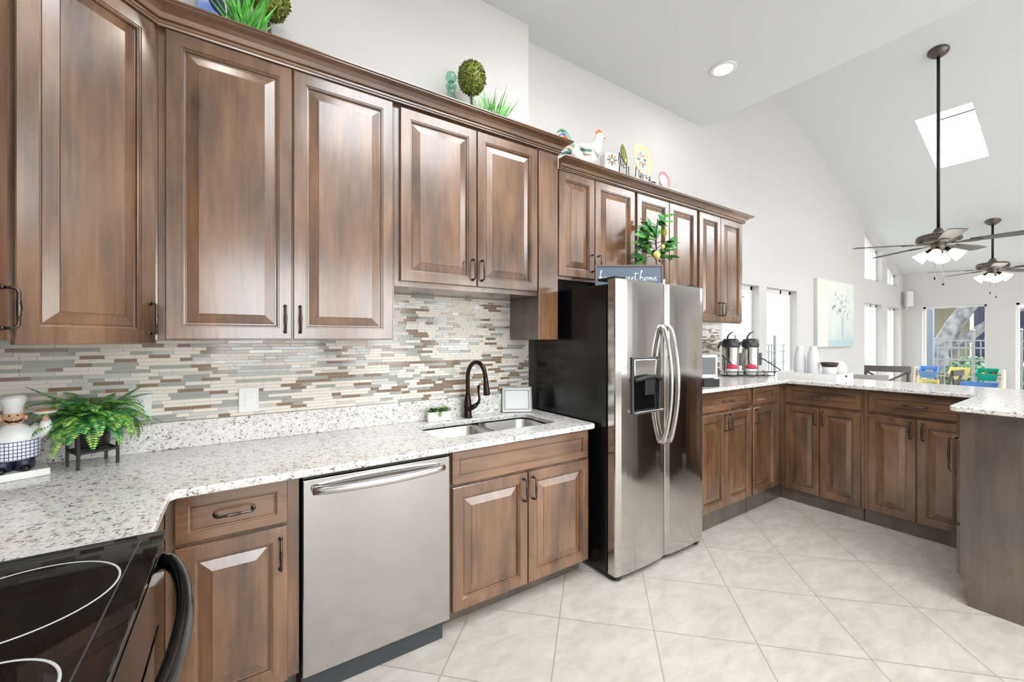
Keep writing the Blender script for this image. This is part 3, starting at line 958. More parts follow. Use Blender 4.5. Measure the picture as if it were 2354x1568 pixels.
# ------------------------------------------------------------------ refrigerator
FX0, FX1, FYF, FYB, FMID = 1.816, 2.694, 1.655, 2.415, 2.267
t = thing('refrigerator', 'stainless side-by-side refrigerator with ice dispenser and black sides', 'refrigerator', (0, 0, 0))
mb = MB(); mb.box(FX0, FX1, FYF + 0.072, FYB, 0.035, 1.752); mb.build('body', 'black_side', t, bevel=0.004)
mb = MB(); mb.box(FX0 + 0.012, FX1 - 0.012, FYF + 0.035, FYF + 0.075, 0.004, 0.034); mb.build('base_grille', 'black', t)


def fridge_door(x0, x1):
    mb = MB()
    n = 10
    poly = []
    for i in range(n + 1):
        s = i / n
        poly.append((x0 + (x1 - x0) * s, -0.010 * (1 - (2 * s - 1) ** 2)))
    poly = [(x0, 0.062), (x0, 0.012)] + [(x0 + 0.003, 0.004)] + [(a, b) for a, b in poly[1:-1]] + [(x1 - 0.003, 0.004), (x1, 0.012), (x1, 0.062)]
    mb.prism([(a, FYF + b) for a, b in poly], 0.036, 1.778)
    return mb


dl = fridge_door(FX0, FMID - 0.0035).build('door', 'steel_door', t, bevel=0.002)
drr = fridge_door(FMID + 0.0035, FX1).build('door', 'steel_door', t, bevel=0.002)
for o_ in (dl, drr):
    for pl in o_.data.polygons:
        pl.use_smooth = False
for dpar, hx in ((dl, FMID - 0.034), (drr, FMID + 0.034)):
    mb = MB()
    pts, rs = [], []
    for i in range(25):
        s = i / 24
        pts.append((hx, FYF - 0.012 - 0.062 * math.sin(PI * s) ** 0.75, 0.765 + 0.745 * s)); rs.append(0.0135)
    mb.tube(pts, rs, 14, flat=1.1)
    mb.tube([(hx, FYF + 0.006, 0.772), (hx, FYF - 0.022, 0.772)], 0.013, 12); mb.tube([(hx, FYF + 0.006, 1.503), (hx, FYF - 0.022, 1.503)], 0.013, 12)
    mb.build('handle', 'steel_handle', dpar)
# dispenser in the left door
mb = MB()
DX0, DX1, DZ0, DZ1 = 1.940, 2.205, 0.975, 1.315
mb.loops(DX0, DX1, DZ0, DZ1, [(0, 0), (0, -0.012), (0.006, -0.014), (0.014, -0.012), (0.016, -0.006)]); dsp = mb.build('dispenser', 'dark_grey', dl, loc=(0, FYF - 0.006, 0))
mb = MB(); mb.loops(DX0 + 0.018, DX1 - 0.018, DZ0 + 0.018, DZ0 + 0.20, [(0, -0.0125), (0.006, -0.0065)]); mb.build('recess', 'black_gloss', dsp)
mb = MB(); mb.loops(DX0 + 0.016, DX1 - 0.016, DZ0 + 0.225, DZ1 - 0.014, [(0, -0.008), (0.0, -0.0135), (0.004, -0.015)]); mb.build('control_panel', 'steel_door', dsp)
mb = MB()
pts = [(DX0 + 0.012 + (DX1 - DX0 - 0.024) * i / 12, -0.018 - 0.03 * math.sin(PI * i / 12), DZ0 + 0.200 + 0.022 * math.sin(PI * i / 12)) for i in range(13)]
mb.tube(pts, 0.012, 10); mb.build('dispenser_hood', 'black', dsp)
mb = MB(); mb.box(DX0 + 0.09, DX1 - 0.09, -0.034, -0.012, DZ0 + 0.11, DZ0 + 0.20); mb.build('paddle', 'black', dsp, bevel=0.004)
mb = MB(); mb.box(DX0 + 0.008, DX1 - 0.008, -0.04, -0.010, DZ0 + 0.004, DZ0 + 0.018); mb.build('drip_tray', 'steel_handle', dsp, bevel=0.003)
mb = MB()
mb.box(FX0 + 0.02, FX0 + 0.11, FYF + 0.02, FYF + 0.17, 1.779, 1.795); mb.build('hinge_cover', 'black', t, bevel=0.006)
mb = MB(); mb.box(FX1 - 0.11, FX1 - 0.02, FYF + 0.02, FYF + 0.17, 1.779, 1.795); mb.build('hinge_cover', 'black', t, bevel=0.006)
for fx in (FX0 + 0.05, FX1 - 0.05):
    mb = MB(); mb.lathe([(0.03, 0), (0.034, 0.01), (0.034, 0.03)], (fx, FYF + 0.045, 0.0), 18); mb.build('foot', 'black', t)
    mb = MB(); mb.cyl((fx, FYB - 0.08, 0), 0.025, 0, 0.036); mb.build('foot', 'black', t)

# ------------------------------------------------------------------ bar-height cabinets to the right
G_BAR = 'base cabinets under the taller bar counter'
CZ = 1.035
cabinet('base_cabinet', 'brown base cabinet with wide drawer and two doors just right of the refrigerator', (2.72, 1.73, 0), 0, 0.755, 0.85, 0.14, CZ, toe=(0.14, 0.03), doors=[
    (0.02, 0.372, 0.15, 0.862, ('v', 0.345, 0.79)), (0.378, 0.742, 0.15, 0.862, ('v', 0.405, 0.79))], drawers=[(0.02, 0.742, 0.885, 1.026, ('h', 0.38, 0.955))], group=G_BAR)
cabinet('base_cabinet', 'narrow brown base cabinet with one door in the inside corner below the airpots', (3.477, 1.73, 0), 0, 0.587, 0.85, 0.14, CZ, toe=(0.14, 0.03), doors=[
    (0.022, 0.395, 0.15, 0.862, ('v', 0.05, 0.79))], drawers=[(0.022, 0.395, 0.885, 1.026, None)], group=G_BAR)
# peninsula: facing -x, local x runs towards -y
cabinet('base_cabinet', 'brown peninsula cabinet with drawer and two doors beneath the white tray', (4.065, 1.735, 0), -PI / 2, 0.575, 0.52, 0.1, CZ, left=-0.034, toe=(0.1, 0.004), doors=[
    (0.030, 0.282, 0.106, 0.842, ('v', 0.255, 0.765)), (0.287, 0.560, 0.106, 0.842, ('v', 0.314, 0.765))], drawers=[(0.030, 0.560, 0.866, 1.016, ('h', 0.295, 0.94))], group=G_BAR)
cabinet('base_cabinet', 'brown peninsula cabinet with drawer and two doors nearest the dark end panel', (4.065, 1.158, 0), -PI / 2, 0.58, 0.52, 0.1, CZ, toe=(0.1, 0.004), doors=[
    (0.028, 0.297, 0.106, 0.842, ('v', 0.268, 0.765)), (0.303, 0.575, 0.106, 0.842, ('v', 0.332, 0.765))], drawers=[(0.028, 0.565, 0.866, 1.016, ('h', 0.295, 0.94))], group=G_BAR)
# leg turning back towards the camera, facing +y
t = thing('base_cabinet', 'dark brown end cabinet at the right edge with plain side panel and pull-out door', 'cabinet', (4.60, 0.515, 0), PI, group=G_BAR)
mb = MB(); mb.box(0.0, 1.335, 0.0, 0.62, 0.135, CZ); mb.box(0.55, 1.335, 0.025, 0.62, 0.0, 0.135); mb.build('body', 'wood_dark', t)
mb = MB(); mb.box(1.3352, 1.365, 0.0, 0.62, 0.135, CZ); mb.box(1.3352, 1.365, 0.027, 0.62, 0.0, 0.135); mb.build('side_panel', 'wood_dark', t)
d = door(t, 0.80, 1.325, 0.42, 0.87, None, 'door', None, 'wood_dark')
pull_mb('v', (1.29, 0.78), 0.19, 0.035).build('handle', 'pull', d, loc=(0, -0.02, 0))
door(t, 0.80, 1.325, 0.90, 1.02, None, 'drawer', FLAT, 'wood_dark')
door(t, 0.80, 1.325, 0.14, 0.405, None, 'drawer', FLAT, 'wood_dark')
outer = [(2.725, 1.682), (3.975, 1.685), (3.995, 1.68), (4.0, 1.66), (4.0, 0.552), (3.225, 0.552), (3.203, 0.545), (3.195, 0.522), (3.195, -0.2), (4.68, -0.2), (4.68, 2.585), (2.725, 2.585)]
ct2 = slab('countertop', outer, [], 1.0352, 1.064, 'granite', bevel=0.006)
tag(ct2, 'taller speckled granite bar counter wrapping round the right side of the kitchen', 'countertop')

# ------------------------------------------------------------------ lights on the ceiling
M['lamp_glow'] = plain('lamp_glow', (1, 1, 1), 0.4, emit=(1.0, 0.96, 0.9), estr=9.0)
t = thing('recessed_light', 'round recessed ceiling light glowing above the right wall cabinets', 'ceiling light', (3.464, 1.943, ZC))
mb = MB(); mb.lathe([(0.076, -0.0005), (0.104, -0.0005), (0.106, -0.006), (0.100, -0.009), (0.079, -0.012), (0.074, -0.004)], n=40, caps=False); mb.build('trim_ring', 'trim', t)
mb = MB(); mb.lathe([(0.0, -0.004), (0.076, -0.004), (0.076, -0.001), (0.0, -0.001)], n=40, caps=False); mb.build('lens', 'lamp_glow', t)

# ------------------------------------------------------------------ ceiling fans
M['shade_glow'] = plain('frosted_shade_lit', srgb(250, 240, 225), 0.4, emit=(1.0, 0.93, 0.82), estr=0.75)
M['fan_metal'] = plain('fan_pewter', srgb(104, 96, 88), 0.35, metal=0.8)
M['fan_blade'] = plain('fan_blade_grey', srgb(86, 82, 80), 0.45)
M['rod_black'] = plain('rod_black', srgb(26, 24, 23), 0.4)


def fan(label, x, y, zb, base):
    zr = roof_z(x)
    t = thing('ceiling_fan', label, 'ceiling fan', (x, y, zb), 0, 'ceiling fans on long rods')
    mb = MB(); mb.lathe([(0.0, -0.06), (0.035, -0.06), (0.05, -0.05), (0.078, -0.02), (0.088, -0.004), (0.088, 0.0), (0.0, 0.0)], n=32, caps=False)
    c = mb.build('canopy', 'fan_metal', t, loc=(0, 0, zr - zb - 0.003), rot=(0, math.atan(0.354), 0))
    mb = MB(); mb.cyl((0, 0, 0), 0.014, 0.10, zr - zb - 0.02, 14); mb.build('rod', 'rod_black', t)
    mb = MB(); mb.lathe([(0.0, 0.14), (0.022, 0.14), (0.034, 0.125), (0.048, 0.095), (0.075, 0.075), (0.16, 0.066), (0.178, 0.05), (0.182, 0.005), (0.168, -0.018), (0.10, -0.03), (0.0, -0.03)], n=40, caps=False)
    mb.build('motor', 'fan_metal', t)
    for i in range(5):
        a = math.radians(base + 72 * i)
        R_ = Matrix.Rotation(a, 4, 'Z') @ Matrix.Rotation(math.radians(-7), 4, 'X')
        mb = MB()
        poly = [(0.235, -0.052), (0.60, -0.072), (0.735, -0.066), (0.758, -0.03), (0.758, 0.03), (0.735, 0.066), (0.60, 0.072), (0.235, 0.052)]
        n = len(poly)
        vs = [R_ @ Vector((p, q, -0.034)) for p, q in poly] + [R_ @ Vector((p, q, -0.026)) for p, q in poly]
        mb.add(vs, [tuple(range(n))[::-1], tuple(range(n, 2 * n))] + [(k, (k + 1) % n, n + (k + 1) % n, n + k) for k in range(n)])
        bl = mb.build('blade', 'fan_blade', t)
        mb = MB()
        poly = [(0.10, -0.014), (0.16, -0.012), (0.22, -0.04), (0.30, -0.035), (0.32, 0.0), (0.30, 0.035), (0.22, 0.04), (0.16, 0.012), (0.10, 0.014)]
        n = len(poly)
        vs = [R_ @ Vector((p, q, -0.042)) for p, q in poly] + [R_ @ Vector((p, q, -0.0345)) for p, q in poly]
        mb.add(vs, [tuple(range(n))[::-1], tuple(range(n, 2 * n))] + [(k, (k + 1) % n, n + (k + 1) % n, n + k) for k in range(n)])
        mb.build('blade_bracket', 'fan_metal', bl)
    mb = MB(); mb.lathe([(0.0, -0.12), (0.03, -0.118), (0.055, -0.10), (0.062, -0.075), (0.058, -0.04), (0.07, -0.03), (0.0, -0.03)], n=28, caps=False)
    kit = mb.build('light_kit', 'fan_metal', t)
    for i in range(4):
        a = math.radians(base + 33 + 90 * i)
        tilt = Matrix.Translation((0, 0, -0.085)) @ Matrix.Rotation(a, 4, 'Z') @ Matrix.Translation((0.055, 0, 0)) @ Matrix.Rotation(math.radians(-48), 4, 'Y')
        mb = MB(); mb.lathe([(0.018, 0.0), (0.02, -0.035), (0.024, -0.05)], n=16)
        mb.v = [tuple(tilt @ Vector(v)) for v in mb.v]; mb.build('arm', 'bronze', kit)
        mb = MB(); mb.lathe([(0.0, -0.046), (0.024, -0.046), (0.036, -0.06), (0.046, -0.09), (0.054, -0.12), (0.066, -0.15), (0.06, -0.148), (0.04, -0.10), (0.0, -0.07)], n=24, caps=False)
        mb.v = [tuple(tilt @ Vector(v)) for v in mb.v]; mb.build('lamp_shade', 'shade_glow', kit)
    for dx, dy, L in ((0.03, -0.03, 0.34), (-0.04, 0.02, 0.28)):
        mb = MB(); mb.cyl((dx, dy, 0), 0.0016, -0.11 - L, -0.10, 6); ch = mb.build('pull_chain', 'fan_metal', t)
        mb = MB(); mb.lathe([(0.0, -0.035), (0.008, -0.03), (0.010, -0.012), (0.006, 0.0), (0.0, 0.0)], (dx, dy, -0.11 - L), 12, caps=False); mb.build('pull_knob', 'rod_black', ch)
    area = bpy.data.lights.new('fan_lamp', 'POINT'); area.energy = 6; area.color = (1, 0.95, 0.88); area.shadow_soft_size = 0.12
    lo = bpy.data.objects.new('fan_lamp', area); COL.objects.link(lo); lo.location = (x, y, zb - 0.38)
    return t


fan('nearer grey ceiling fan with four lit shades, hanging from the sloped ceiling by the skylight', 6.318, 1.166, 2.49, 57)
fan('farther grey ceiling fan with lit shades hanging near the far wall', 9.877, 1.22, 2.56, 50)

# ------------------------------------------------------------------ wall things in the far room
t = thing('canvas_painting', 'tall pale canvas painting of flowers in a vase between the far windows', 'painting', (7.80, W1 - 0.045, 1.82))
M['canvas'] = None
m, n, l, p = new_mat('pale_canvas'); M['canvas'] = m
tc = n.new('ShaderNodeTexCoord'); nz = n.new('ShaderNodeTexNoise'); nz.inputs['Scale'].default_value = 3.0; nz.inputs['Detail'].default_value = 4
sx = n.new('ShaderNodeSeparateXYZ'); l.new(tc.outputs['Object'], sx.inputs[0]); l.new(tc.outputs['Object'], nz.inputs['Vector'])
ad = n.new('ShaderNodeMath'); ad.operation = 'MULTIPLY_ADD'; ad.inputs[1].default_value = 0.5; l.new(nz.outputs['Fac'], ad.inputs[0])
ml = n.new('ShaderNodeMath'); ml.operation = 'MULTIPLY_ADD'; ml.inputs[1].default_value = 0.55; ml.inputs[2].default_value = 0.25; l.new(sx.outputs['Z'], ml.inputs[0]); l.new(ml.outputs[0], ad.inputs[2])
rp = ramp(n, [(0.15, srgb(188, 202, 202)), (0.45, srgb(214, 220, 215)), (0.75, srgb(226, 227, 219))]); l.new(ad.outputs[0], rp.inputs['Fac']); l.new(rp.outputs['Color'], p.inputs['Base Color']); p.inputs['Roughness'].default_value = 0.8
M['p_stripe'] = plain('painted_cream_band', srgb(228, 228, 214), 0.8)
M['p_blue'] = plain('painted_blue', srgb(184, 200, 204), 0.8)
M['p_grey'] = plain('painted_grey', srgb(150, 164, 156), 0.8)
M['p_white'] = plain('painted_white', srgb(240, 242, 240), 0.8)
mb = MB(); mb.box(-0.71, 0.71, 0, 0.043, -0.51, 0.51); mb.build('canvas', 'canvas', t)
rnd = random.Random(4)
mb = MB()
mb.box(-0.7, -0.34, -0.0012, -0.0002, -0.505, 0.505, 0); mb.build('painted_band', ['p_stripe'], t)
mb = MB(); mb.box(0.20, 0.29, -0.0016, -0.0004, -0.3995, -0.02); mb.build('painted_vase', 'p_blue', t)
mb = MB(); mb.box(-0.3, 0.69, -0.0014, -0.0003, -0.505, -0.40); mb.build('painted_table', 'p_blue', t)
mb = MB()
for i in range(70):
    cx, cz = rnd.gauss(0.2, 0.19), rnd.gauss(0.13, 0.12)
    if abs(cx) > 0.65: continue
    r = rnd.uniform(0.008, 0.028)
    k = rnd.randint(5, 7)
    mb.prism([(cx + r * math.cos(2 * PI * j / k) * rnd.uniform(.6, 1.3), cz + r * math.sin(2 * PI * j / k) * rnd.uniform(.7, 1.6)) for j in range(k)], -0.0030 - 0.00001 * i, -0.0018, rnd.choice((1, 2, 2, 3)), plane='xz')
mb.build('brushwork', ['p_stripe', 'p_blue', 'p_grey', 'p_white'], t)

t = thing('wall_speaker', 'small white wall speaker in the far corner below the vaulted ceiling', 'speaker', (XR - 0.11, W1 - 0.11, 2.24), -PI / 4)
mb = MB(); mb.prism([(-0.06, -0.05), (0.06, -0.05), (0.04, 0.06), (-0.04, 0.06)], -0.15, 0.15); mb.build('housing', 'white_matte', t, bevel=0.012)
mb = MB(); mb.box(-0.048, 0.048, -0.056, -0.049, -0.135, 0.135); mb.build('grille', 'grey_ceramic', t, bevel=0.003)
mb = MB(); mb.tube([(0, 0.06, -0.10), (0, 0.03, -0.19), (0, 0.10, -0.20)], 0.016, 10); mb.build('bracket', 'trim', t)

# ------------------------------------------------------------------ things on the kitchen counter
CT = 0.9145
M['leaf_a'] = leaf_mat('fern_leaf', srgb(34, 116, 72), srgb(96, 168, 88), 60)
M['leaf_c'] = leaf_mat('fern_tip', srgb(96, 150, 52), srgb(176, 206, 96), 60)
M['leaf_b'] = leaf_mat('fresh_leaf', srgb(34, 104, 46), srgb(120, 186, 92), 30)
M['grass'] = leaf_mat('bright_grass', srgb(52, 150, 44), srgb(124, 206, 92), 25)
M['box_leaf'] = leaf_mat('boxwood_leaf', srgb(70, 84, 24), srgb(150, 158, 62), 80)
M['stem'] = plain('dark_stem', srgb(78, 68, 60), 0.7)
M['soil'] = plain('soil', srgb(50, 38, 28), 0.9)


def leaf(mb, base, d, L, w, up=None, droop=0.3, mi=0, n=4, fold=0.15):
    """a curved, folded leaf blade"""
    d = Vector(d).normalized()
    up = Vector(up or (0, 0, 1))
    s = d.cross(up)
    if s.length < 1e-3: s = d.cross(Vector((1, 0, 0)))
    s.normalize(); nrm = s.cross(d).normalized()
    vs, fs = [], []
    for i in range(n + 1):
        q = i / n
        c = Vector(base) + d * L * q - nrm * (droop * L * q * q)
        ww = w * math.sin(PI * (0.06 + 0.94 * q)) ** 0.8 if i < n else 0.0005
        vs += [c - s * ww + nrm * ww * fold, c, c + s * ww + nrm * ww * fold]
    for i in range(n):
        b = i * 3
        fs += [(b, b + 1, b + 4, b + 3), (b + 1, b + 2, b + 5, b + 4)]
    mb.add(vs, fs, mi, True)


# fern in a black stand
t = thing('potted_fern', 'bushy green fern in a black four-legged plant stand on the speckled counter', 'plant', (-0.498, 2.330, CT), math.radians(28))
hw = 0.058
for sx_ in (-1, 1):
    for sy_ in (-1, 1):
        mb = MB(); mb.box(sx_ * hw - 0.0045, sx_ * hw + 0.0045, sy_ * hw - 0.0045, sy_ * hw + 0.0045, 0, 0.205); mb.build('leg', 'black', t)
mb = MB()
for z in (0.062,):
    mb.box(-hw + 0.005, hw - 0.005, -0.004, 0.004, z - 0.005, z + 0.004); mb.box(-0.004, 0.004, -hw + 0.005, hw - 0.005, z - 0.005, z + 0.004)
    for a in (-1, 1):
        mb.box(-hw + 0.0046, hw - 0.0046, a * hw - 0.004, a * hw + 0.004, z - 0.005, z + 0.005); mb.box(a * hw - 0.004, a * hw + 0.004, -hw + 0.0046, hw - 0.0046, z - 0.005, z + 0.005)
mb.build('stand_frame', 'black', t)
mb = MB(); mb.lathe([(0.0, 0.0675), (0.040, 0.0675), (0.050, 0.075), (0.053, 0.190), (0.050, 0.190), (0.046, 0.18), (0.0, 0.18)], n=32, caps=False); mb.build('pot', 'black', t)
rnd = random.Random(11)
mb = MB()
def frond(mb, az, elev, L, curl, rnd):
    pts = []
    p = Vector((0.02 * math.cos(az), 0.02 * math.sin(az), 0.18))
    e = elev
    steps = 22
    pts.append(p.copy())
    for i in range(steps):
        p = p + Vector((math.cos(az) * math.cos(e), math.sin(az) * math.cos(e), math.sin(e))) * (L / steps)
        e -= curl / steps
        az_ = az
        pts.append(p.copy())
    mb.tube(pts, 0.0012, 5, 0)
    for i in range(2, steps):
        q = i / steps
        d = (pts[i + 1] - pts[i - 1]).normalized()
        side = d.cross(Vector((0, 0, 1)))
        if side.length < 0.05: side = Vector((-math.sin(az), math.cos(az), 0))
        side.normalize()
        up = side.cross(d)
        ll = 0.037 * (1 - q ** 2.2) * min(1.0, 0.55 + 2 * q) + 0.004
        for sgn in (-1, 1):
            leaf(mb, pts[i], side * sgn + d * 0.35, ll, 0.0042, up, 0.25, 1 if rnd.random() < 0.10 + 0.75 * q * q else 0, 2)
for i in range(70):
    az = rnd.uniform(0, 2 * PI)
    el = rnd.uniform(0.2, 1.5)
    frond(mb, az, el, rnd.uniform(0.12, 0.225), rnd.uniform(1.1, 2.4), rnd)
frond(mb, math.radians(172), 1.0, 0.22, 0.5, rnd); frond(mb, math.radians(0), 1.05, 0.19, 0.7, rnd)
# tips must stay above the counter
mb.v = [(x, y, max(z, 0.012)) for x, y, z in mb.v]
mb.build('foliage', ['leaf_a', 'leaf_c'], t, fix=False)

# chef figurine
t = thing('chef_figurine', 'white ceramic chef figurine with moustache and checked apron at the left edge', 'figurine', (-0.690, 2.258, CT), math.radians(17))
t.scale = (0.74, 0.8, 0.95)
M['skin'] = plain('figurine_skin', srgb(224, 178, 146), 0.35)
M['navy'] = plain('navy_glaze', srgb(40, 38, 66), 0.3)
m, n, l, p = new_mat('checked_apron'); M['check'] = m
tc = n.new('ShaderNodeTexCoord'); sx = n.new('ShaderNodeSeparateXYZ'); l.new(tc.outputs['Object'], sx.inputs[0])
mx = n.new('ShaderNodeMath'); mx.operation = 'MAXIMUM'
for k_, ax in enumerate(('X', 'Z')):
    a = n.new('ShaderNodeMath'); a.operation = 'MULTIPLY'; a.inputs[1].default_value = 75; l.new(sx.outputs[ax], a.inputs[0])
    f = n.new('ShaderNodeMath'); f.operation = 'FRACT'; l.new(a.outputs[0], f.inputs[0])
    g = n.new('ShaderNodeMath'); g.operation = 'GREATER_THAN'; g.inputs[1].default_value = 0.78; l.new(f.outputs[0], g.inputs[0])
    l.new(g.outputs[0], mx.inputs[k_])
mi_ = n.new('ShaderNodeMixRGB'); l.new(mx.outputs[0], mi_.inputs[0]); mi_.inputs[1].default_value = srgb(240, 240, 242); mi_.inputs[2].default_value = srgb(70, 74, 120)
l.new(mi_.outputs[0], p.inputs['Base Color']); p.inputs['Roughness'].default_value = 0.3
mb = MB(); mb.box(-0.115, 0.115, -0.065, 0.07, 0.0, 0.028); mb.build('base', 'white', t, bevel=0.004, rot=(0, 0, math.radians(4)))
mb = MB()
for s in (-1, 1):
    mb.lathe([(0.0, 0.028), (0.034, 0.03), (0.038, 0.05), (0.036, 0.085), (0.0, 0.09)], (s * 0.034, 0.005, 0), 20, caps=False)
mb.build('trousers', 'navy', t)
for s in (-1, 1):
    mb = MB(); mb.sphere((s * 0.04, -0.042, 0.038), 0.02, 16, s=(1.0, 1.3, 0.6)); mb.v = [(x, y, max(z, 0.0285)) for x, y, z in mb.v]; mb.build('shoe', 'black_gloss', t)
mb = MB()
mb.lathe([(0.0, 0.07), (0.06, 0.072), (0.080, 0.09), (0.086, 0.12), (0.082, 0.155), (0.066, 0.185), (0.04, 0.203), (0.028, 0.21), (0.0, 0.21)], (0, 0, 0), 32, sy=0.85, caps=False)
mb.tube([(0.06, 0, 0.185), (0.092, -0.012, 0.168), (0.108, -0.03, 0.185), (0.104, -0.04, 0.215)], [0.026, 0.028, 0.027, 0.017], 14)
mb.tube([(-0.06, 0, 0.185), (-0.09, -0.02, 0.16), (-0.085, -0.055, 0.15), (-0.06, -0.075, 0.155)], [0.026, 0.028, 0.024, 0.016], 14)
mb.sphere((0, -0.004, 0.232), 0.037, 22, 1, s=(1.0, 0.95, 1.0))
mb.sphere((0, -0.043, 0.231), 0.009, 12, 1)
mb.sphere((0.038, 0, 0.23), 0.010, 10, 1); mb.sphere((-0.038, 0, 0.23), 0.010, 10, 1)
mb.sphere((0.104, -0.042, 0.222), 0.013, 12, 1)
body = mb.build('body', ['white', 'skin'], t)
mb = MB(); mb.lathe([(0.0845, 0.078), (0.090, 0.10), (0.0905, 0.135), (0.086, 0.148)], (0, -0.002, 0), 32, sy=0.87, a0=PI * 0.92, a1=PI * 2.08); mb.build('apron', 'check', body)
mb = MB(); mb.lathe([(0.0, 0.25), (0.034, 0.25), (0.034, 0.275), (0.042, 0.29), (0.045, 0.305), (0.038, 0.318), (0.0, 0.322)], (0, 0, 0), 28, caps=False); mb.build('hat', 'white', t)
mb = MB()
for s in (-1, 1):
    mb.tube([(0, -0.044, 0.221), (s * 0.012, -0.047, 0.2195), (s * 0.024, -0.041, 0.224), (s * 0.03, -0.034, 0.230)], [0.003, 0.0048, 0.0035, 0.001], 8)
mb.build('moustache', 'black_gloss', body)
for s in (-1, 1):
    mb = MB(); mb.sphere((s * 0.013, -0.037, 0.243), 0.0035, 8); mb.build('eye', 'black_gloss', body)
mb = MB(); mb.lathe([(0.0, 0.234), (0.02, 0.235), (0.042, 0.248), (0.044, 0.252), (0.0, 0.252)], (0.104, -0.042, 0), 28, caps=False); mb.build('pie_plate', 'white', t)
M['pie'] = plain('pie_crust', srgb(206, 160, 122), 0.5)
mb = MB(); mb.sphere((0.104, -0.042, 0.251), 0.040, 22, s=(1, 1, 0.28)); mb.v = [(x, y, max(z, 0.2525)) for x, y, z in mb.v]; mb.build('pie', 'pie', t)

# succulent in a white trough beside the faucet
t = thing('succulent_planter', 'small green succulent in a white rectangular trough left of the faucet', 'plant', (1.035, 2.395, CT), math.radians(-6))
mb = MB()
mb.box(-0.072, 0.072, -0.024, 0.024, 0, 0.058); mb.build('trough', 'white', t, bevel=0.004)
mb = MB(); rnd = random.Random(5)
for i in range(90):
    a = rnd.uniform(0, 2 * PI); b = (rnd.uniform(-0.06, 0.062), rnd.uniform(-0.018, 0.018), 0.057)
    leaf(mb, b, (math.cos(a) * 0.8, math.sin(a) * 0.7, rnd.uniform(0.3, 1.3)), rnd.uniform(0.025, 0.05), 0.008, None, 0.35, 0, 3, 0.3)
leaf(mb, (0.0, -0.02, 0.06), (0, -0.8, -0.2), 0.035, 0.009, None, 0.6)
mb.build('foliage', leaf_mat('succulent_leaf', srgb(66, 110, 48), srgb(158, 186, 110), 60), t, fix=False)

# little picture frame
t = thing('picture_frame', 'small silver picture frame with blank white card leaning by the refrigerator', 'picture frame', (1.615, 2.375, CT), math.radians(-27))
lean = Matrix.Rotation(math.radians(-10), 4, 'X')
M['silver'] = plain('silver_frame', srgb(196, 198, 196), 0.4, metal=0.3)
mb = MB(); mb.loops(-0.105, 0.105, 0.0, 0.175, [(0, 0), (0, -0.012), (0.004, -0.016), (0.012, -0.013), (0.02, -0.015), (0.026, -0.006)], cap=False)
mb.v = [tuple(lean @ Vector(v)) for v in mb.v]; mb.build('frame', 'silver', t)
mb = MB(); mb.box(-0.082, 0.082, -0.0055, -0.003, 0.022, 0.153); mb.v = [tuple(lean @ Vector(v)) for v in mb.v]; mb.build('card', 'white_matte', t)
mb = MB(); mb.tube([(0, 0.030, 0.14), (0, 0.060, 0.004)], 0.004, 8); mb.build('easel_back', 'black', t)

# ------------------------------------------------------------------ things on top of the wall cabinets
T1, T2 = 2.6605, 2.5605


def topiary(loc, label):
    t = thing('topiary', label, 'plant', loc, 0, 'topiary balls on the wall cabinets')
    mb = MB(); mb.lathe([(0.0, 0), (0.045, 0), (0.06, 0.09), (0.055, 0.09), (0.05, 0.08), (0.0, 0.08)], n=24, caps=False); mb.build('pot', 'white_matte', t)
    mb = MB(); mb.tube([(0, 0, 0.08), (0.004, 0, 0.18), (-0.003, 0.002, 0.33)], 0.0075, 8); mb.build('stem', 'stem', t)
    mb = MB(); rnd = random.Random(21)
    mb.sphere((0, 0, 0.40), 0.082, 18, s=(1, 1, 1.15))
    for i in range(900):
        zz = rnd.uniform(-1, 1); a = rnd.uniform(0, 2 * PI); rr = math.sqrt(1 - zz * zz)
        d = Vector((rr * math.cos(a), rr * math.sin(a), zz))
        b = Vector((d.x * 0.078, d.y * 0.078, 0.40 + d.z * 0.090))
        dd = d + Vector((rnd.uniform(-.8, .8), rnd.uniform(-.8, .8), rnd.uniform(-.8, .8)))
        leaf(mb, b, dd, rnd.uniform(0.014, 0.022), 0.0055, d, 0.2, 0, 2)
    mb.build('foliage', 'box_leaf', t, fix=False)
    return t


topiary((0.118, 2.29, T1), 'round boxwood topiary ball at the top edge of the photo, beside the blue plaque')
topiary((1.212, 2.29, T1), 'round boxwood topiary ball between green glass bottle and grass')


def grass(loc, label, seed, sc=1.0):
    t = thing('potted_grass', label, 'plant', loc, 0, 'bright grass tufts on the wall cabinets')
    mb = MB(); mb.lathe([(0.0, 0), (0.04, 0), (0.052, 0.10), (0.047, 0.10), (0.044, 0.09), (0.0, 0.09)], n=24, caps=False); mb.build('pot', 'white_matte', t)
    mb = MB(); rnd = random.Random(seed)
    for i in range(95):
        a = rnd.uniform(0, 2 * PI)
        tl = rnd.uniform(0.05, 0.75)
        b = (rnd.uniform(-0.03, 0.03), rnd.uniform(-0.03, 0.03), 0.09)
        leaf(mb, b, (math.cos(a) * tl, math.sin(a) * tl, 1), rnd.uniform(0.17, 0.285) * sc, 0.0045, (math.cos(a + 1.57), math.sin(a + 1.57), 0.1), rnd.uniform(-0.15, 0.35), 0, 4)
    mb.build('foliage', 'grass', t, fix=False)


grass((0.022, 2.19, T1), 'bright green grass tuft in front of the blue plaque above the left cabinets', 31, 0.9)
grass((1.345, 2.29, T1), 'bright green grass tuft right of the boxwood topiary by the bottle', 32)

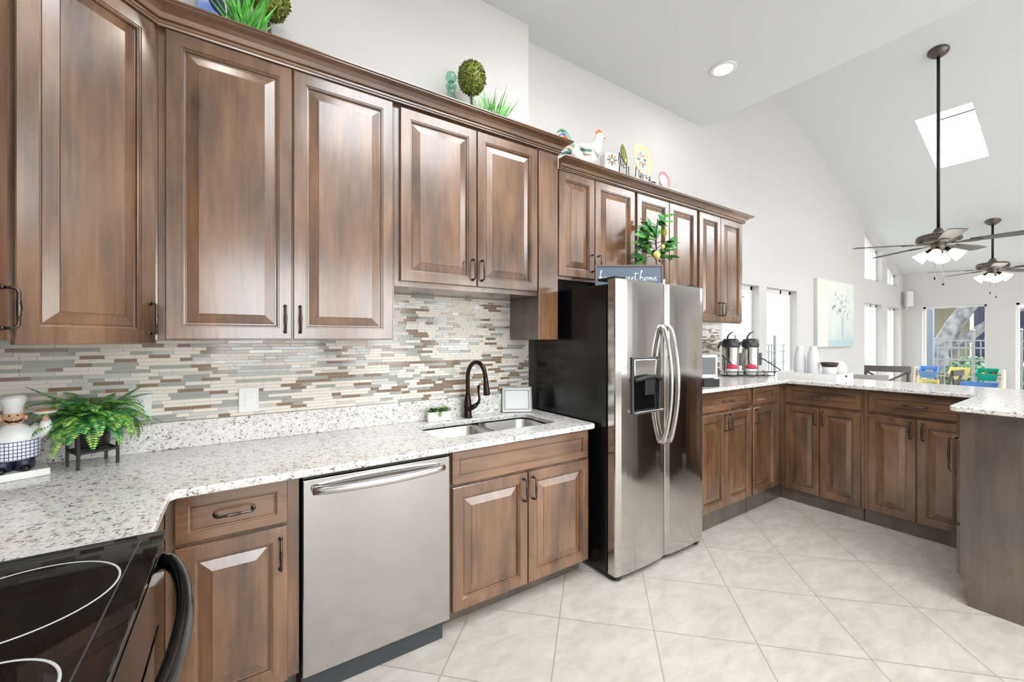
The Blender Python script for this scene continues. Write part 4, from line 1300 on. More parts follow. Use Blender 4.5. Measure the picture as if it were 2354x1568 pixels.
t = thing('decorative_plaque', 'blue decorative plaque with dark round motif, cut off by the top edge', 'plaque', (-0.06, 2.38, T1))
M['blue_glaze'] = leaf_mat('blue_glaze', srgb(70, 110, 196), srgb(170, 190, 226), 9)
M['navy_paint'] = plain('navy_paint', srgb(48, 50, 84), 0.4)
mb = MB(); mb.box(-0.105, 0.105, -0.012, 0.012, 0.0, 0.46); mb.build('panel', 'blue_glaze', t, bevel=0.004)
mb = MB(); mb.lathe([(0.0, -0.0155), (0.082, -0.0155), (0.085, -0.0125), (0.0, -0.0125)], (0.02, 0, 0.36), 36, axis='y', caps=False); mb.build('motif', 'navy_paint', t)
mb = MB(); mb.tube([(0.0, -0.017, 0.24), (0.008, -0.017, 0.30), (0.0, -0.017, 0.36), (0.012, -0.017, 0.44)], 0.003, 6); mb.build('painted_stem', 'white', t)

t = thing('glass_bottle', 'pale green glass bottle with round stopper left of the topiary', 'bottle', (1.075, 2.30, T1))
M['green_glass'] = glass_mat('green_glass', (0.62, 0.86, 0.74), 0.12)
mb = MB(); mb.lathe([(0.0, 0), (0.06, 0.002), (0.068, 0.03), (0.066, 0.16), (0.055, 0.205), (0.034, 0.235), (0.024, 0.26), (0.024, 0.285), (0.033, 0.30), (0.033, 0.312), (0.022, 0.32)], n=32, caps=False); mb.build('body', 'green_glass', t)
mb = MB(); mb.sphere((0, 0, 0.362), 0.034, 24); mb.cyl((0, 0, 0), 0.018, 0.29, 0.335, 16); mb.build('stopper', 'green_glass', t)

# rooster
t = thing('rooster_figurine', 'painted white ceramic rooster with colourful tail above the refrigerator cabinets', 'figurine', (2.20, 2.32, T2), math.radians(-22))
PAINT = {'orange': (226, 124, 78), 'green': (88, 164, 120), 'blue': (130, 158, 208), 'pink': (232, 140, 146), 'teal': (60, 120, 110), 'red': (200, 72, 60), 'cream': (226, 222, 190)}
for k_, v_ in PAINT.items():
    M['pt_' + k_] = plain('paint_' + k_, srgb(*v_), 0.35)
mb = MB()
mb.lathe([(0.0, 0.0), (0.075, 0.0), (0.08, 0.02), (0.06, 0.06), (0.045, 0.15), (0.05, 0.19), (0.0, 0.20)], (0.0, 0, 0), 28, caps=False)
mb.build('pedestal', 'white', t)
mb = MB()
mb.sphere((0.0, 0, 0.275), 0.095, 26, s=(1.15, 0.62, 0.9))
mb.tube([(0.055, 0, 0.29), (0.095, 0, 0.335), (0.118, 0, 0.385), (0.122, 0, 0.42)], [0.062, 0.047, 0.033, 0.030], 18)
mb.sphere((0.124, 0, 0.425), 0.031, 18, s=(1.1, 0.85, 1))
body = mb.build('body', 'white', t)
mb = MB(); mb.tube([(0.15, 0, 0.425), (0.175, 0, 0.418)], [0.009, 0.001], 8); mb.build('beak', 'pt_orange', body)
mb = MB()
for k_, (a, b) in enumerate(((0.103, 0.462), (0.122, 0.474), (0.140, 0.464))):
    mb.tube([(a, 0, 0.44), (a * 0.98, 0, b), (a - 0.008, 0, b + 0.012)], [0.010, 0.009, 0.003], 8)
mb.build('comb', 'pt_orange', body)
mb = MB(); mb.sphere((0.148, 0, 0.395), 0.012, 10, s=(0.8, 0.6, 1.6)); mb.build('wattle', 'pt_red', body)
for s in (-1, 1):
    mb = MB(); mb.sphere((0.135, s * 0.024, 0.43), 0.004, 8); mb.build('eye', 'black_gloss', body)
for k_, (cname, sz, hh) in enumerate((('green', 0.165, 0.19), ('blue', 0.15, 0.165), ('orange', 0.13, 0.14), ('pink', 0.115, 0.10), ('cream', 0.10, 0.06), ('teal', 0.125, 0.02), ('pink', 0.12, -0.03), ('green', 0.10, -0.06))):
    mb = MB()
    pts = []
    for i in range(9):
        q = i / 8
        pts.append((-0.075 - sz * q * (1.0 - 0.12 * q), 0.0 + 0.0005 * k_, 0.275 + hh * math.sin(min(1.0, q * 1.05) * PI * 0.62) - 0.03 * q * q))
    mb.tube(pts, [0.020, 0.019, 0.018, 0.017, 0.016, 0.014, 0.012, 0.009, 0.003], 8, flat=0.8); mb.build('tail_feather', 'pt_' + cname, body)
for s in (-1, 1):
    mb = MB()
    for j, (zz, L) in enumerate(((0.30, 0.10), (0.28, 0.085), (0.262, 0.065))):
        mb.tube([(0.03, s * 0.058, zz), (-0.02, s * 0.066, zz - 0.005), (0.03 - L, s * 0.058, zz + 0.012)], [0.014, 0.014, 0.003], 8, j % 2)
    mb.build('wing', ['pt_cream', 'pt_teal'], body)

t = thing('canister', 'white square canister with painted flower between rooster and green plate', 'canister', (2.445, 2.30, T2), math.radians(-18))
mb = MB(); mb.box(-0.058, 0.058, -0.05, 0.05, 0, 0.325); mb.build('body', 'white', t, bevel=0.008)
for k_ in range(8):
    a = 2 * PI * k_ / 8
    mb = MB(); mb.prism([(math.cos(a) * 0.012 + 0.006 * math.sin(a), math.sin(a) * 0.012 - 0.006 * math.cos(a)), (math.cos(a - 0.24) * 0.034, math.sin(a - 0.24) * 0.034), (math.cos(a) * 0.05, math.sin(a) * 0.05), (math.cos(a + 0.24) * 0.034, math.sin(a + 0.24) * 0.034), (math.cos(a) * 0.012 - 0.006 * math.sin(a), math.sin(a) * 0.012 + 0.006 * math.cos(a))], -0.0525, -0.0502, plane='xz')
    mb.build('painted_petal', 'pt_teal' if k_ % 2 == 0 else 'pt_orange', t, loc=(0, 0, 0.268))


def plate_on_stand(name, label, loc, rz, w, h, zc, mats, design, lean=12):
    t = thing(name, label, 'plate', loc, rz)
    L = Matrix.Translation((0, 0, zc)) @ Matrix.Rotation(math.radians(-lean), 4, 'X')
    mb = MB()
    mb.lathe([(0.0, -0.004), (0.66, -0.004), (0.72, -0.008), (0.97, -0.016), (1.0, -0.015), (0.99, -0.011), (0.7, 0.002), (0.0, 0.003)], (0, 0, 0), 48, axis='y', caps=False)
    mb.v = [tuple(L @ Vector((x * w, y, z * h))) for x, y, z in mb.v]
    pl = mb.build('dish', mats[0], t)
    for nm, poly, mm in design:
        mb = MB(); mb.prism(poly, -0.0066, -0.0042, plane='xz')
        mb.v = [tuple(L @ Vector((x * w, y, z * h))) for x, y, z in mb.v]; mb.build(nm, mm, pl)
    mb = MB()
    yb = (L @ Vector((0, 0, -h)))
    for s in (-1, 1):
        mb.tube([(s * w * 0.4, yb.y - 0.03, 0.004), (s * w * 0.4, yb.y - 0.028, yb.z - 0.006), (s * w * 0.4, yb.y + 0.01, yb.z - 0.01), (s * w * 0.3, 0.02, zc + 0.02), (s * w * 0.3, 0.07, 0.004), (s * w * 0.4, yb.y - 0.03, 0.004)], 0.0035, 6)
    mb.build('stand', 'black', t)
    return t


pet = []
for k_ in range(8):
    a = 2 * PI * k_ / 8
    R2 = lambda r, da: (math.cos(a + da) * r, math.sin(a + da) * r)
    pet.append(('painted_petal', [R2(0.10, 0.1), R2(0.34, -0.3), R2(0.5, -0.12), R2(0.52, 0.12), R2(0.34, 0.3)], 'pt_teal' if k_ % 2 == 0 else 'pt_orange'))
M['olive'] = plain('olive_glaze', srgb(120, 126, 46), 0.3)
M['celery'] = plain('celery_glaze', srgb(208, 208, 160), 0.3)
plate_on_stand('decorative_plate', 'large oval cream-green plate with flower design on the wall cabinets', (2.86, 2.32, T2), math.radians(-8), 0.098, 0.155, 0.395, ['celery'], [('white_center', [(math.cos(2 * PI * i / 24) * 0.6, math.sin(2 * PI * i / 24) * 0.6) for i in range(24)], 'white')] + [(a, [(x, z) for x, z in b], c) for a, b, c in [(n_, p_, m_) for n_, p_, m_ in pet]])
for o_ in list(bpy.data.objects):
    if o_.name.startswith('painted_petal') and o_.parent and o_.parent.name.startswith('dish'):
        o_.location = (0, -0.0012, 0)
plate_on_stand('decorative_plate', 'olive green oval plate turned edge-on left of the large oval plate', (2.64, 2.33, T2), math.radians(24), 0.075, 0.088, 0.385, ['olive'], [], 8)
plate_on_stand('decorative_plate', 'small pink-rimmed plate at the right end of the shelf display', (3.145, 2.31, T2), math.radians(-10), 0.062, 0.085, 0.275, ['pt_pink'], [('white_center', [(math.cos(2 * PI * i / 24) * 0.78, math.sin(2 * PI * i / 24) * 0.78) for i in range(24)], 'white')])
t = thing('zebra_vase', 'small black and white striped vase below the large oval plate', 'vase', (2.965, 2.29, T2))
mb = MB()
prf = [(0.03, 0.0), (0.042, 0.05), (0.045, 0.09), (0.035, 0.13), (0.042, 0.165), (0.036, 0.19), (0.028, 0.215), (0.034, 0.24)]
for j in range(len(prf) - 1):
    mb.lathe([prf[j], prf[j + 1]], n=20, mi=j % 2, caps=False)
mb.lathe([(0.0, 0.0), (0.03, 0.0)], n=20, caps=False)
mb.build('body', ['white', 'black'], t)
t = thing('cream_jar', 'cream ceramic jar behind the olive green plate', 'jar', (2.56, 2.50, T2))
mb = MB(); mb.lathe([(0.0, 0), (0.07, 0), (0.10, 0.06), (0.105, 0.16), (0.085, 0.24), (0.06, 0.28), (0.065, 0.30), (0.0, 0.30)], n=32, caps=False); mb.build('body', plain('cream_glaze', srgb(232, 222, 192), 0.4), t)

# ------------------------------------------------------------------ on the refrigerator
t = thing('word_sign', 'dark framed sign with white script lettering standing on the refrigerator', 'sign', (2.185, 1.875, 1.7525), -math.asin(0.5519))
M['slate'] = plain('slate_blue_board', srgb(92, 104, 120), 0.5)
M['sign_frame'] = plain('sign_frame_brown', srgb(110, 98, 92), 0.5)
M['letter'] = plain('white_lettering', srgb(240, 242, 244), 0.5)
mb = MB(); mb.loops(-0.228, 0.228, 0.0, 0.17, [(0, 0.008), (0, -0.010), (0.010, -0.010), (0.012, -0.004)], cap=False); mb.build('frame', 'sign_frame', t)
mb = MB(); mb.box(-0.217, 0.217, -0.004, 0.004, 0.011, 0.159); mb.build('board', 'slate', t)
GL = {
    'h': ([(0, 0), (.12, .5), (.3, 1.0), (.42, 1.25), (.36, 1.35), (.26, 1.2), (.2, .6), (.16, 0), (.28, .4), (.44, .5), (.5, .35), (.5, .06), (.62, .02), (.72, .15)], .72),
    'o': ([(0, .15), (.14, .42), (.3, .48), (.16, .4), (.1, .2), (.2, .02), (.36, .06), (.42, .28), (.32, .46), (.44, .4), (.6, .42)], .58),
    'm': ([(0, .4), (.06, .46), (.1, 0), (.2, .38), (.3, .46), (.34, .3), (.33, 0), (.44, .38), (.54, .46), (.58, .3), (.57, .05), (.68, .02), (.76, .15)], .76),
    'e': ([(0, .12), (.16, .22), (.34, .36), (.3, .48), (.18, .44), (.12, .22), (.2, .02), (.36, .02), (.5, .15)], .5),
    's': ([(0, .05), (.14, .3), (.26, .5), (.3, .3), (.36, .12), (.26, -.02), (.1, .03), (.3, .0), (.5, .15)], .5),
    'w': ([(0, .3), (.06, .46), (.08, .1), (.18, .0), (.3, .2), (.34, .44), (.34, .1), (.44, .0), (.58, .2), (.6, .48), (.72, .42)], .72),
    't': ([(0, .15), (.12, .6), (.2, 1.1), (.14, .4), (.16, .05), (.26, 0), (.4, .15)], .4),
}
mb = MB()
x = -0.203
sc = 0.062
for ch in 'home sweet home':
    if ch == ' ':
        x += 0.014; continue
    pts, adv = GL[ch]
    mb.tube([(x + a * sc * 0.78, -0.0045, 0.064 + b * sc * 0.85) for a, b in pts], 0.0024, 6)
    if ch == 't':
        mb.tube([(x - 0.008, -0.0045, 0.064 + 0.74 * sc), (x + 0.03, -0.0045, 0.064 + 0.80 * sc)], 0.0022, 6)
    x += adv * sc * 0.755
mb.build('lettering', 'letter', t)

t = thing('lemon_plant', 'leafy lemon branch plant with yellow lemons behind the sign', 'plant', (2.53, 1.92, 1.7525))
mb = MB(); mb.lathe([(0.0, 0), (0.05, 0), (0.065, 0.10), (0.06, 0.10), (0.056, 0.09), (0.0, 0.09)], n=24, caps=False); mb.build('pot', 'white_matte', t)
mb = MB(); rnd = random.Random(8)
mb.tube([(0, 0, 0.09), (0.005, 0, 0.22), (0, 0, 0.42), (0.02, 0, 0.55)], 0.005, 7)
tips = []
for i in range(22):
    a = rnd.uniform(0, 2 * PI); z0 = rnd.uniform(0.24, 0.5)
    b = Vector((0, 0, z0)); e = Vector((math.cos(a) * rnd.uniform(.07, .15), math.sin(a) * rnd.uniform(.05, .11), z0 + rnd.uniform(-.02, .10)))
    mb.tube([b, (b + e) / 2 + Vector((0, 0, .015)), e], 0.0024, 5); tips.append((b, e))
mb.build('stem', 'stem', t)
mb = MB()
for b, e in tips:
    for j in range(5):
        q = rnd.uniform(0.35, 1.0); p_ = b.lerp(e, q)
        d = (e - b).normalized() + Vector((rnd.uniform(-.9, .9), rnd.uniform(-.9, .5), rnd.uniform(-.5, .9)))
        leaf(mb, p_, d, rnd.uniform(0.06, 0.105), rnd.uniform(0.02, 0.03), (rnd.uniform(-.4, .4), -0.8, 0.6), 0.3, 1 if rnd.random() < 0.35 else 0, 4)
mb.v = [(x_, min(y_, 0.14), z_) for x_, y_, z_ in mb.v]
mb.build('foliage', ['leaf_b', 'leaf_a'], t, fix=False)
M['lemon'] = plain('lemon', srgb(226, 206, 120), 0.45)
M['lemon_ripe'] = plain('lemon_green_gold', srgb(176, 158, 50), 0.45)
for c_, r_, mm in (((-0.085, -0.07, 0.262), 0.027, 'lemon'), ((-0.01, -0.075, 0.43), 0.023, 'lemon_ripe'), ((-0.035, -0.085, 0.325), 0.015, 'lemon')):
    mb = MB(); mb.lathe([(0.0, -1.3), (0.25, -1.15), (0.7, -0.8), (1.0, 0.0), (0.75, 0.75), (0.3, 1.08), (0.0, 1.2)], (0, 0, 0), 18, caps=False)
    mb.v = [(c_[0] + x_ * r_, c_[1] + y_ * r_, c_[2] + z_ * r_) for x_, y_, z_ in mb.v]; mb.build('lemon', mm, t)

# ------------------------------------------------------------------ coffee corner on the bar counter
BT = 1.0645
M['airpot_steel'] = steel_mat('airpot_steel', (0.62, 0.60, 0.57), 0.18, False)
M['red'] = plain('red_plastic', srgb(206, 44, 52), 0.35)
M['berry'] = plain('berry_red_label', srgb(206, 52, 82), 0.45)


def airpot(label, x, y, rz):
    t = thing('airpot', label, 'coffee airpot', (x, y, BT), rz, 'coffee airpots')
    mb = MB(); mb.lathe([(0.0, 0), (0.080, 0), (0.082, 0.012), (0.080, 0.03)], n=32, caps=False); mb.build('foot_ring', 'black', t)
    mb = MB(); mb.lathe([(0.0785, 0.026), (0.0785, 0.27), (0.074, 0.285)], n=36, caps=False); b = mb.build('body', 'airpot_steel', t)
    mb = MB(); mb.lathe([(0.0, 0.278), (0.080, 0.278), (0.082, 0.295), (0.078, 0.345), (0.064, 0.365), (0.0, 0.368)], n=32, caps=False); hd = mb.build('lid', 'dark_grey', t)
    mb = MB(); mb.tube([(-0.072, 0, 0.33), (-0.105, 0, 0.322), (-0.128, 0, 0.285), (-0.134, 0, 0.262)], [0.016, 0.014, 0.011, 0.010], 12); mb.build('spout', 'dark_grey', hd)
    mb = MB(); mb.tube([(-0.035, 0, 0.36), (-0.03, 0, 0.39), (0.0, 0, 0.425), (0.03, 0, 0.437)], [0.013, 0.012, 0.012, 0.009], 10, flat=0.6); mb.build('pump_lever', 'dark_grey', hd)
    mb = MB(); mb.box(0.048, 0.078, -0.06, -0.052, 0.09, 0.22); mb.v = [(x_, y_ - 0.012, z_) for x_, y_, z_ in mb.v]; mb.build('sight_gauge', 'dark_grey', t, bevel=0.004)
    return t


airpot('steel coffee airpot with black pump lid, left one nearest the refrigerator', 4.235, 2.30, math.radians(-28))
airpot('steel coffee airpot with black pump lid, right one by the window', 4.47, 2.22, math.radians(-28))
t = thing('wire_caddy', 'black wire rack with sloped side arms in front of the airpots', 'rack', (4.125, 2.085, BT), math.radians(-33.5))
mb = MB()
for z in (0.008, 0.045):
    mb.tube([(-0.24, -0.055, z), (0.24, -0.055, z), (0.24, 0.055, z), (-0.24, 0.055, z)], 0.004, 8, closed=True)
for i in range(9):
    x = -0.224 + 0.056 * i
    mb.tube([(x, -0.055, 0.008), (x, 0.055, 0.008)], 0.0025, 6)
for x in (-0.24, 0.24):
    for y in (-0.055, 0.055):
        mb.tube([(x, y, 0.003), (x, y, 0.05)], 0.004, 8)
mb.build('basket', 'black', t)
mb = MB(); mb.tube([(0.24, -0.055, 0.045), (0.30, -0.06, 0.06), (0.19, 0.02, 0.16), (0.18, 0.06, 0.17)], 0.005, 8); mb.build('side_arm', 'black', t)
mb = MB(); mb.tube([(-0.24, -0.055, 0.045), (-0.245, -0.06, 0.19), (-0.24, 0.0, 0.20), (-0.12, 0.05, 0.12)], 0.005, 8); mb.build('side_arm', 'black', t)
RCAD = Matrix.Translation((4.125, 2.085, BT)) @ Matrix.Rotation(math.radians(-33.5), 4, 'Z')
for k_, (lx, lab) in enumerate(((-0.14, 'round berry-red sweetener tub standing at left in the wire rack'), (0.045, 'round berry-red sweetener tub standing at right in the wire rack'))):
    p = RCAD @ Vector((lx, 0, 0.0125))
    t = thing('sweetener_tub', lab, 'tub', p, 0, 'red tubs in the wire rack')
    mb = MB(); mb.lathe([(0.0, 0), (0.042, 0), (0.050, 0.05), (0.050, 0.06), (0.0, 0.06)], n=28, caps=False); mb.build('cup', 'white', t)
    mb = MB(); mb.lathe([(0.0, 0.0605), (0.050, 0.0605), (0.048, 0.085), (0.03, 0.102), (0.0, 0.106)], n=28, caps=False); mb.build('lid', 'berry', t)
for k_, lx in enumerate((-0.22, -0.055, 0.125, 0.19)):
    p = RCAD @ Vector((lx, 0.0, 0.0128))
    t = thing('creamer_cup', 'small white creamer cup in the wire rack below the airpots', 'cup', p, 0, 'creamer cups in the wire rack')
    mb = MB(); mb.lathe([(0.0, 0), (0.018, 0), (0.026, 0.04), (0.028, 0.042), (0.0, 0.043)], n=18, caps=False); mb.build('cup', 'white', t)

t = thing('bud_vase_plant', 'small yellow-green sprig in a white vase between the two airpots', 'plant', (4.52, 2.42, BT))
mb = MB(); mb.lathe([(0.0, 0), (0.03, 0), (0.034, 0.05), (0.02, 0.11), (0.024, 0.12), (0.0, 0.12)], n=22, caps=False); mb.build('vase', 'white', t)
mb = MB(); rnd = random.Random(3)
for i in range(46):
    a = rnd.uniform(0, 2 * PI)
    leaf(mb, (rnd.uniform(-.008, .008), rnd.uniform(-.008, .008), rnd.uniform(0.12, 0.24)), (math.cos(a), math.sin(a), rnd.uniform(0.2, 1.6)), rnd.uniform(0.035, 0.06), 0.011, None, 0.3, 0, 3)
mb.tube([(0, 0, 0.118), (0, 0, 0.25)], 0.002, 5)
mb.build('foliage', leaf_mat('lime_leaf', srgb(112, 160, 40), srgb(196, 214, 110), 30), t, fix=False)

t = thing('menu_stand', 'white acrylic stand with grey panel on the bar counter right of the refrigerator', 'sign stand', (3.66, 2.20, BT), math.radians(-33.5))
mb = MB(); mb.box(-0.085, 0.085, -0.004, 0.004, 0.0, 0.215); mb.box(-0.085, 0.085, -0.03, 0.03, 0.0, 0.006); mb.build('stand', 'white', t)
mb = MB(); mb.box(-0.07, 0.068, -0.0062, -0.0042, 0.03, 0.19); mb.build('panel', plain('grey_panel', srgb(112, 114, 117), 0.5), t)
t = thing('napkin_box', 'small black box at the front edge of the bar counter beside the refrigerator', 'box', (2.985, 1.80, BT), math.radians(-20))
mb = MB(); mb.box(-0.07, 0.07, -0.05, 0.05, 0, 0.055); mb.build('shell', 'black', t, bevel=0.005)
mb = MB(); mb.box(-0.05, 0.05, -0.012, 0.012, 0.0552, 0.062); mb.build('slot_lip', 'dark_grey', t)
t = thing('wall_opener', 'grey and black wall-mounted gadget with red lever under the right wall cabinet', 'opener', (3.60, W1 - 0.011, 1.42))
mb = MB(); mb.box(-0.07, 0.07, -0.03, 0.0, -0.17, 0.13); mb.build('back_plate', 'dark_grey', t, bevel=0.006)
mb = MB(); mb.loops(-0.09, 0.09, 0.02, 0.15, [(0, -0.03), (0, -0.045), (0.012, -0.045), (0.016, -0.034)]); mb.build('frame', 'white', t)
mb = MB(); mb.box(-0.05, 0.13, -0.075, -0.031, -0.07, 0.0); mb.sphere((0.10, -0.07, -0.03), 0.035, 16); mb.build('jaw', 'black_gloss', t, bevel=0.008)
mb = MB(); mb.tube([(0.06, -0.075, 0.05), (0.15, -0.08, 0.01), (0.19, -0.08, -0.04)], [0.013, 0.014, 0.012], 10); mb.build('lever', 'red', t)

# ------------------------------------------------------------------ tray with vases on the peninsula
TXA, TXB, TYA, TYB = 4.28, 4.655, 1.405, 1.875
t = thing('serving_tray', 'long white serving tray on the peninsula counter carrying vases', 'tray', ((TXA + TXB) / 2, (TYA + TYB) / 2, BT))
hx, hy = (TXB - TXA) / 2, (TYB - TYA) / 2
mb = MB()
mb.box(-hx, hx, -hy, hy, 0.0, 0.012)
mb.box(-hx, -hx + 0.012, -hy, hy, 0.0125, 0.052); mb.box(hx - 0.012, hx, -hy, hy, 0.0125, 0.052)
mb.box(-hx + 0.0125, hx - 0.0125, -hy, -hy + 0.012, 0.0125, 0.052); mb.box(-hx + 0.0125, hx - 0.0125, hy - 0.012, hy, 0.0125, 0.052)
mb.build('tray_body', 'white_matte', t)
for s in (-1, 1):
    mb = MB(); mb.lathe([(0.0, -0.012), (0.009, -0.011), (0.010, -0.004), (0.005, 0.0)], (0, s * hy, 0.032), 14, axis='y', caps=False)
    if s > 0: mb.v = [(x_, 2 * hy - y_, z_) for x_, y_, z_ in mb.v]
    mb.build('knob', 'dark_grey', t)
VP = [(0.0, 0), (0.040, 0), (0.047, 0.02), (0.048, 0.16), (0.040, 0.215), (0.029, 0.262), (0.028, 0.285), (0.024, 0.285), (0.024, 0.25), (0.0, 0.24)]
for y_, lab in ((1.735, 'left of the two tall white tapered vases on the tray'), (1.628, 'right of the two tall white tapered vases, next to the pot')):
    t = thing('tall_vase', lab, 'vase', (4.405, y_, BT + 0.0125), 0, 'tall white vases on the tray')
    mb = MB(); mb.lathe(VP, n=32, caps=False); mb.build('body', 'grey_ceramic', t)
t = thing('planter_cup', 'small white flared pot with dark brown top on the tray', 'pot', (4.428, 1.510, BT + 0.0125))
mb = MB(); mb.lathe([(0.0, 0), (0.042, 0), (0.056, 0.098), (0.052, 0.098), (0.0, 0.09)], n=28, caps=False); mb.build('pot', 'grey_ceramic', t)
mb = MB(); mb.lathe([(0.0, 0.0985), (0.054, 0.0985), (0.068, 0.135), (0.064, 0.138), (0.05, 0.12), (0.0, 0.118)], n=28, caps=False); mb.build('rim_collar', plain('dark_brown', srgb(58, 42, 36), 0.6), t)
t = thing('sculptural_vase', 'round cream vase with lumpy surface behind the small pot', 'vase', (4.568, 1.488, BT + 0.0125))
mb = MB(); rnd = random.Random(12)
mb.lathe([(0.0, 0), (0.04, 0.0), (0.062, 0.025), (0.076, 0.07), (0.07, 0.115), (0.045, 0.14), (0.03, 0.148), (0.0, 0.142)], n=36, caps=False)
mb.v = [(x_ * (1 + 0.10 * math.sin(7 * math.atan2(y_, x_) + z_ * 60)), y_ * (1 + 0.10 * math.sin(7 * math.atan2(y_, x_) + z_ * 60)), z_ + 0.006 * math.sin(5 * math.atan2(y_, x_)) * (z_ > 0.1)) for x_, y_, z_ in mb.v]
mb.v = [(x_ * .82, y_ * .82, z_ * .95) for x_, y_, z_ in mb.v]
mb.build('body', plain('ivory_ceramic', srgb(234, 230, 222), 0.5), t)

# ------------------------------------------------------------------ chairs and toy shelf beyond the peninsula
M['chair_dark'] = plain('weathered_dark_wood', srgb(88, 82, 80), 0.45)
M['chair_grey'] = plain('weathered_grey_wood', srgb(156, 152, 148), 0.45)  # paler grey is reflected light put into the base colour


def chair(label, loc, rz, mat, seat_h, top):
    t = thing('cross_back_chair', label, 'chair', loc, rz, 'cross-back chairs beyond the bar')
    w, d = 0.25, 0.21
    mb = MB(); mb.box(-w, w, -d, d, seat_h - 0.035, seat_h); mb.build('seat', mat, t, bevel=0.008)
    for s in (-1, 1):
        mb = MB(); mb.tube([(s * (w - 0.025), d - 0.02, 0.0), (s * (w - 0.025), d - 0.02, seat_h - 0.036)], 0.019, 10); mb.build('leg', mat, t)
        mb = MB(); mb.tube([(s * (w - 0.015), -d - 0.045, 0.0), (s * (w - 0.018), -d - 0.021, seat_h), (s * (w - 0.02), -d - 0.045, seat_h + 0.2), (s * (w - 0.02), -d - 0.10, top - 0.01)], 0.020, 10); mb.build('leg', mat, t)
        mb = MB(); mb.tube([(s * (w - 0.03), -d - 0.09, top - 0.09), (0, -d - 0.065, (top + seat_h) / 2 - 0.02), (-s * (w - 0.03), -d - 0.04, seat_h + 0.1)], 0.013, 8); mb.build('cross_bar', mat, t)
    mb = MB()
    poly = []
    n = 12
    for i in range(n + 1):
        x_ = -w + 2 * w * i / n; poly.append((x_, -d - 0.115 - 0.03 * (1 - (x_ / w) ** 2)))
    for i in range(n, -1, -1):
        x_ = -w + 2 * w * i / n; poly.append((x_, -d - 0.09 - 0.03 * (1 - (x_ / w) ** 2)))
    mb.prism(poly, top - 0.085, top); mb.build('top_rail', mat, t)
    mb = MB(); mb.tube([(-w + 0.03, d - 0.02, seat_h * 0.45), (w - 0.03, d - 0.02, seat_h * 0.45)], 0.012, 8); mb.build('stretcher', mat, t)
    return t


chair('dark wooden cross-back chair beyond the peninsula, in front of the far windows', (8.05, 2.07, 0), math.radians(-68), 'chair_dark', 0.62, 1.045)
chair('grey wooden cross-back chair half hidden behind the tray and counter', (6.10, 1.85, 0), math.radians(-62), 'chair_grey', 0.56, 1.03)
chair('dark wooden chair seen from the side in front of the toy bins', (9.25, 1.80, 0), math.radians(-4), 'chair_dark', 0.48, 0.955)

t = thing('toy_shelf', 'birch toy organizer rack under the far window holding coloured bins', 'shelf', (10.98, 1.79, 0))
M['birch'] = plain('birch', srgb(226, 206, 184), 0.5)
for s in (-1, 1):
    mb = MB(); mb.prism([(-0.20, 0.0), (0.20, 0.0), (0.20, 0.86), (0.14, 0.90), (-0.02, 0.88), (-0.20, 0.42)], s * 0.55 - 0.012, s * 0.55 + 0.012, plane='xz')
    mb.v = [(x_, y_, z_) for x_, y_, z_ in mb.v]; mb.build('side_panel', 'birch', t)
for (x_, z_) in ((0.12, 0.80), (-0.03, 0.745), (0.02, 0.56), (-0.11, 0.50)):
    mb = MB(); mb.tube([(x_, -0.54, z_), (x_, 0.54, z_)], 0.011, 10); mb.build('dowel', 'birch', t)
BINC = {'blue': (118, 168, 232), 'yellow': (244, 236, 160), 'green': (40, 182, 150)}
for k_, v_ in BINC.items():
    M['bin_' + k_] = plain('bin_' + k_, srgb(*v_), 0.35)


def toy_bin(label, y, tier, w, color, toys=True):
    x0, z0 = (10.98 + 0.045, 0.775) if tier == 1 else (10.98 - 0.045, 0.53)
    t = thing('toy_bin', label, 'storage bin', (x0, y, z0), 0, 'toy bins on the rack')
    T = Matrix.Rotation(math.radians(-24), 4, 'Y')
    mb = MB()
    hw_, L, H = w / 2, 0.11, 0.15
    b = [(-L * .75, -hw_ * .82, -0.05), (L * .75, -hw_ * .82, -0.05), (L * .75, hw_ * .82, -0.05), (-L * .75, hw_ * .82, -0.05)]
    c = [(-L, -hw_, H - 0.05), (L, -hw_, H - 0.05), (L, hw_, H - 0.05), (-L, hw_, H - 0.05)]
    mb.add(b + c, [(3, 2, 1, 0), (0, 1, 5, 4), (1, 2, 6, 5), (2, 3, 7, 6), (3, 0, 4, 7)])
    mb.v = [tuple(T @ Vector(v)) for v in mb.v]
    o = mb.build('bin', 'bin_' + color, t)
    md = o.modifiers.new('thick', 'SOLIDIFY'); md.thickness = 0.006; md.offset = 0
    if toys:
        rnd = random.Random(label)
        for i in range(5):
            mb = MB(); p = T @ Vector((rnd.uniform(-.03, .05), rnd.uniform(-hw_ * .6, hw_ * .6), 0.02 + rnd.uniform(0, .03)))
            r = rnd.uniform(.014, .024)
            mb.box(p.x - r, p.x + r, p.y - r, p.y + r, p.z - r, p.z + r)
            mb.build('toy', rnd.choice(('red', 'bin_yellow', 'bin_green', 'pt_orange')), o, bevel=0.004)


toy_bin('blue toy bin at the top left of the rack', 2.16, 1, 0.25, 'blue')
toy_bin('yellow toy bin at the top middle of the rack, behind the dark chair', 1.76, 1, 0.25, 'yellow', False)
toy_bin('green toy bin at the top right of the rack', 1.42, 1, 0.25, 'green')
toy_bin('yellow toy bin with toys below the blue bin', 2.14, 0, 0.25, 'yellow')
toy_bin('wide blue toy bin at the lower right of the rack', 1.52, 0, 0.46, 'blue', False)

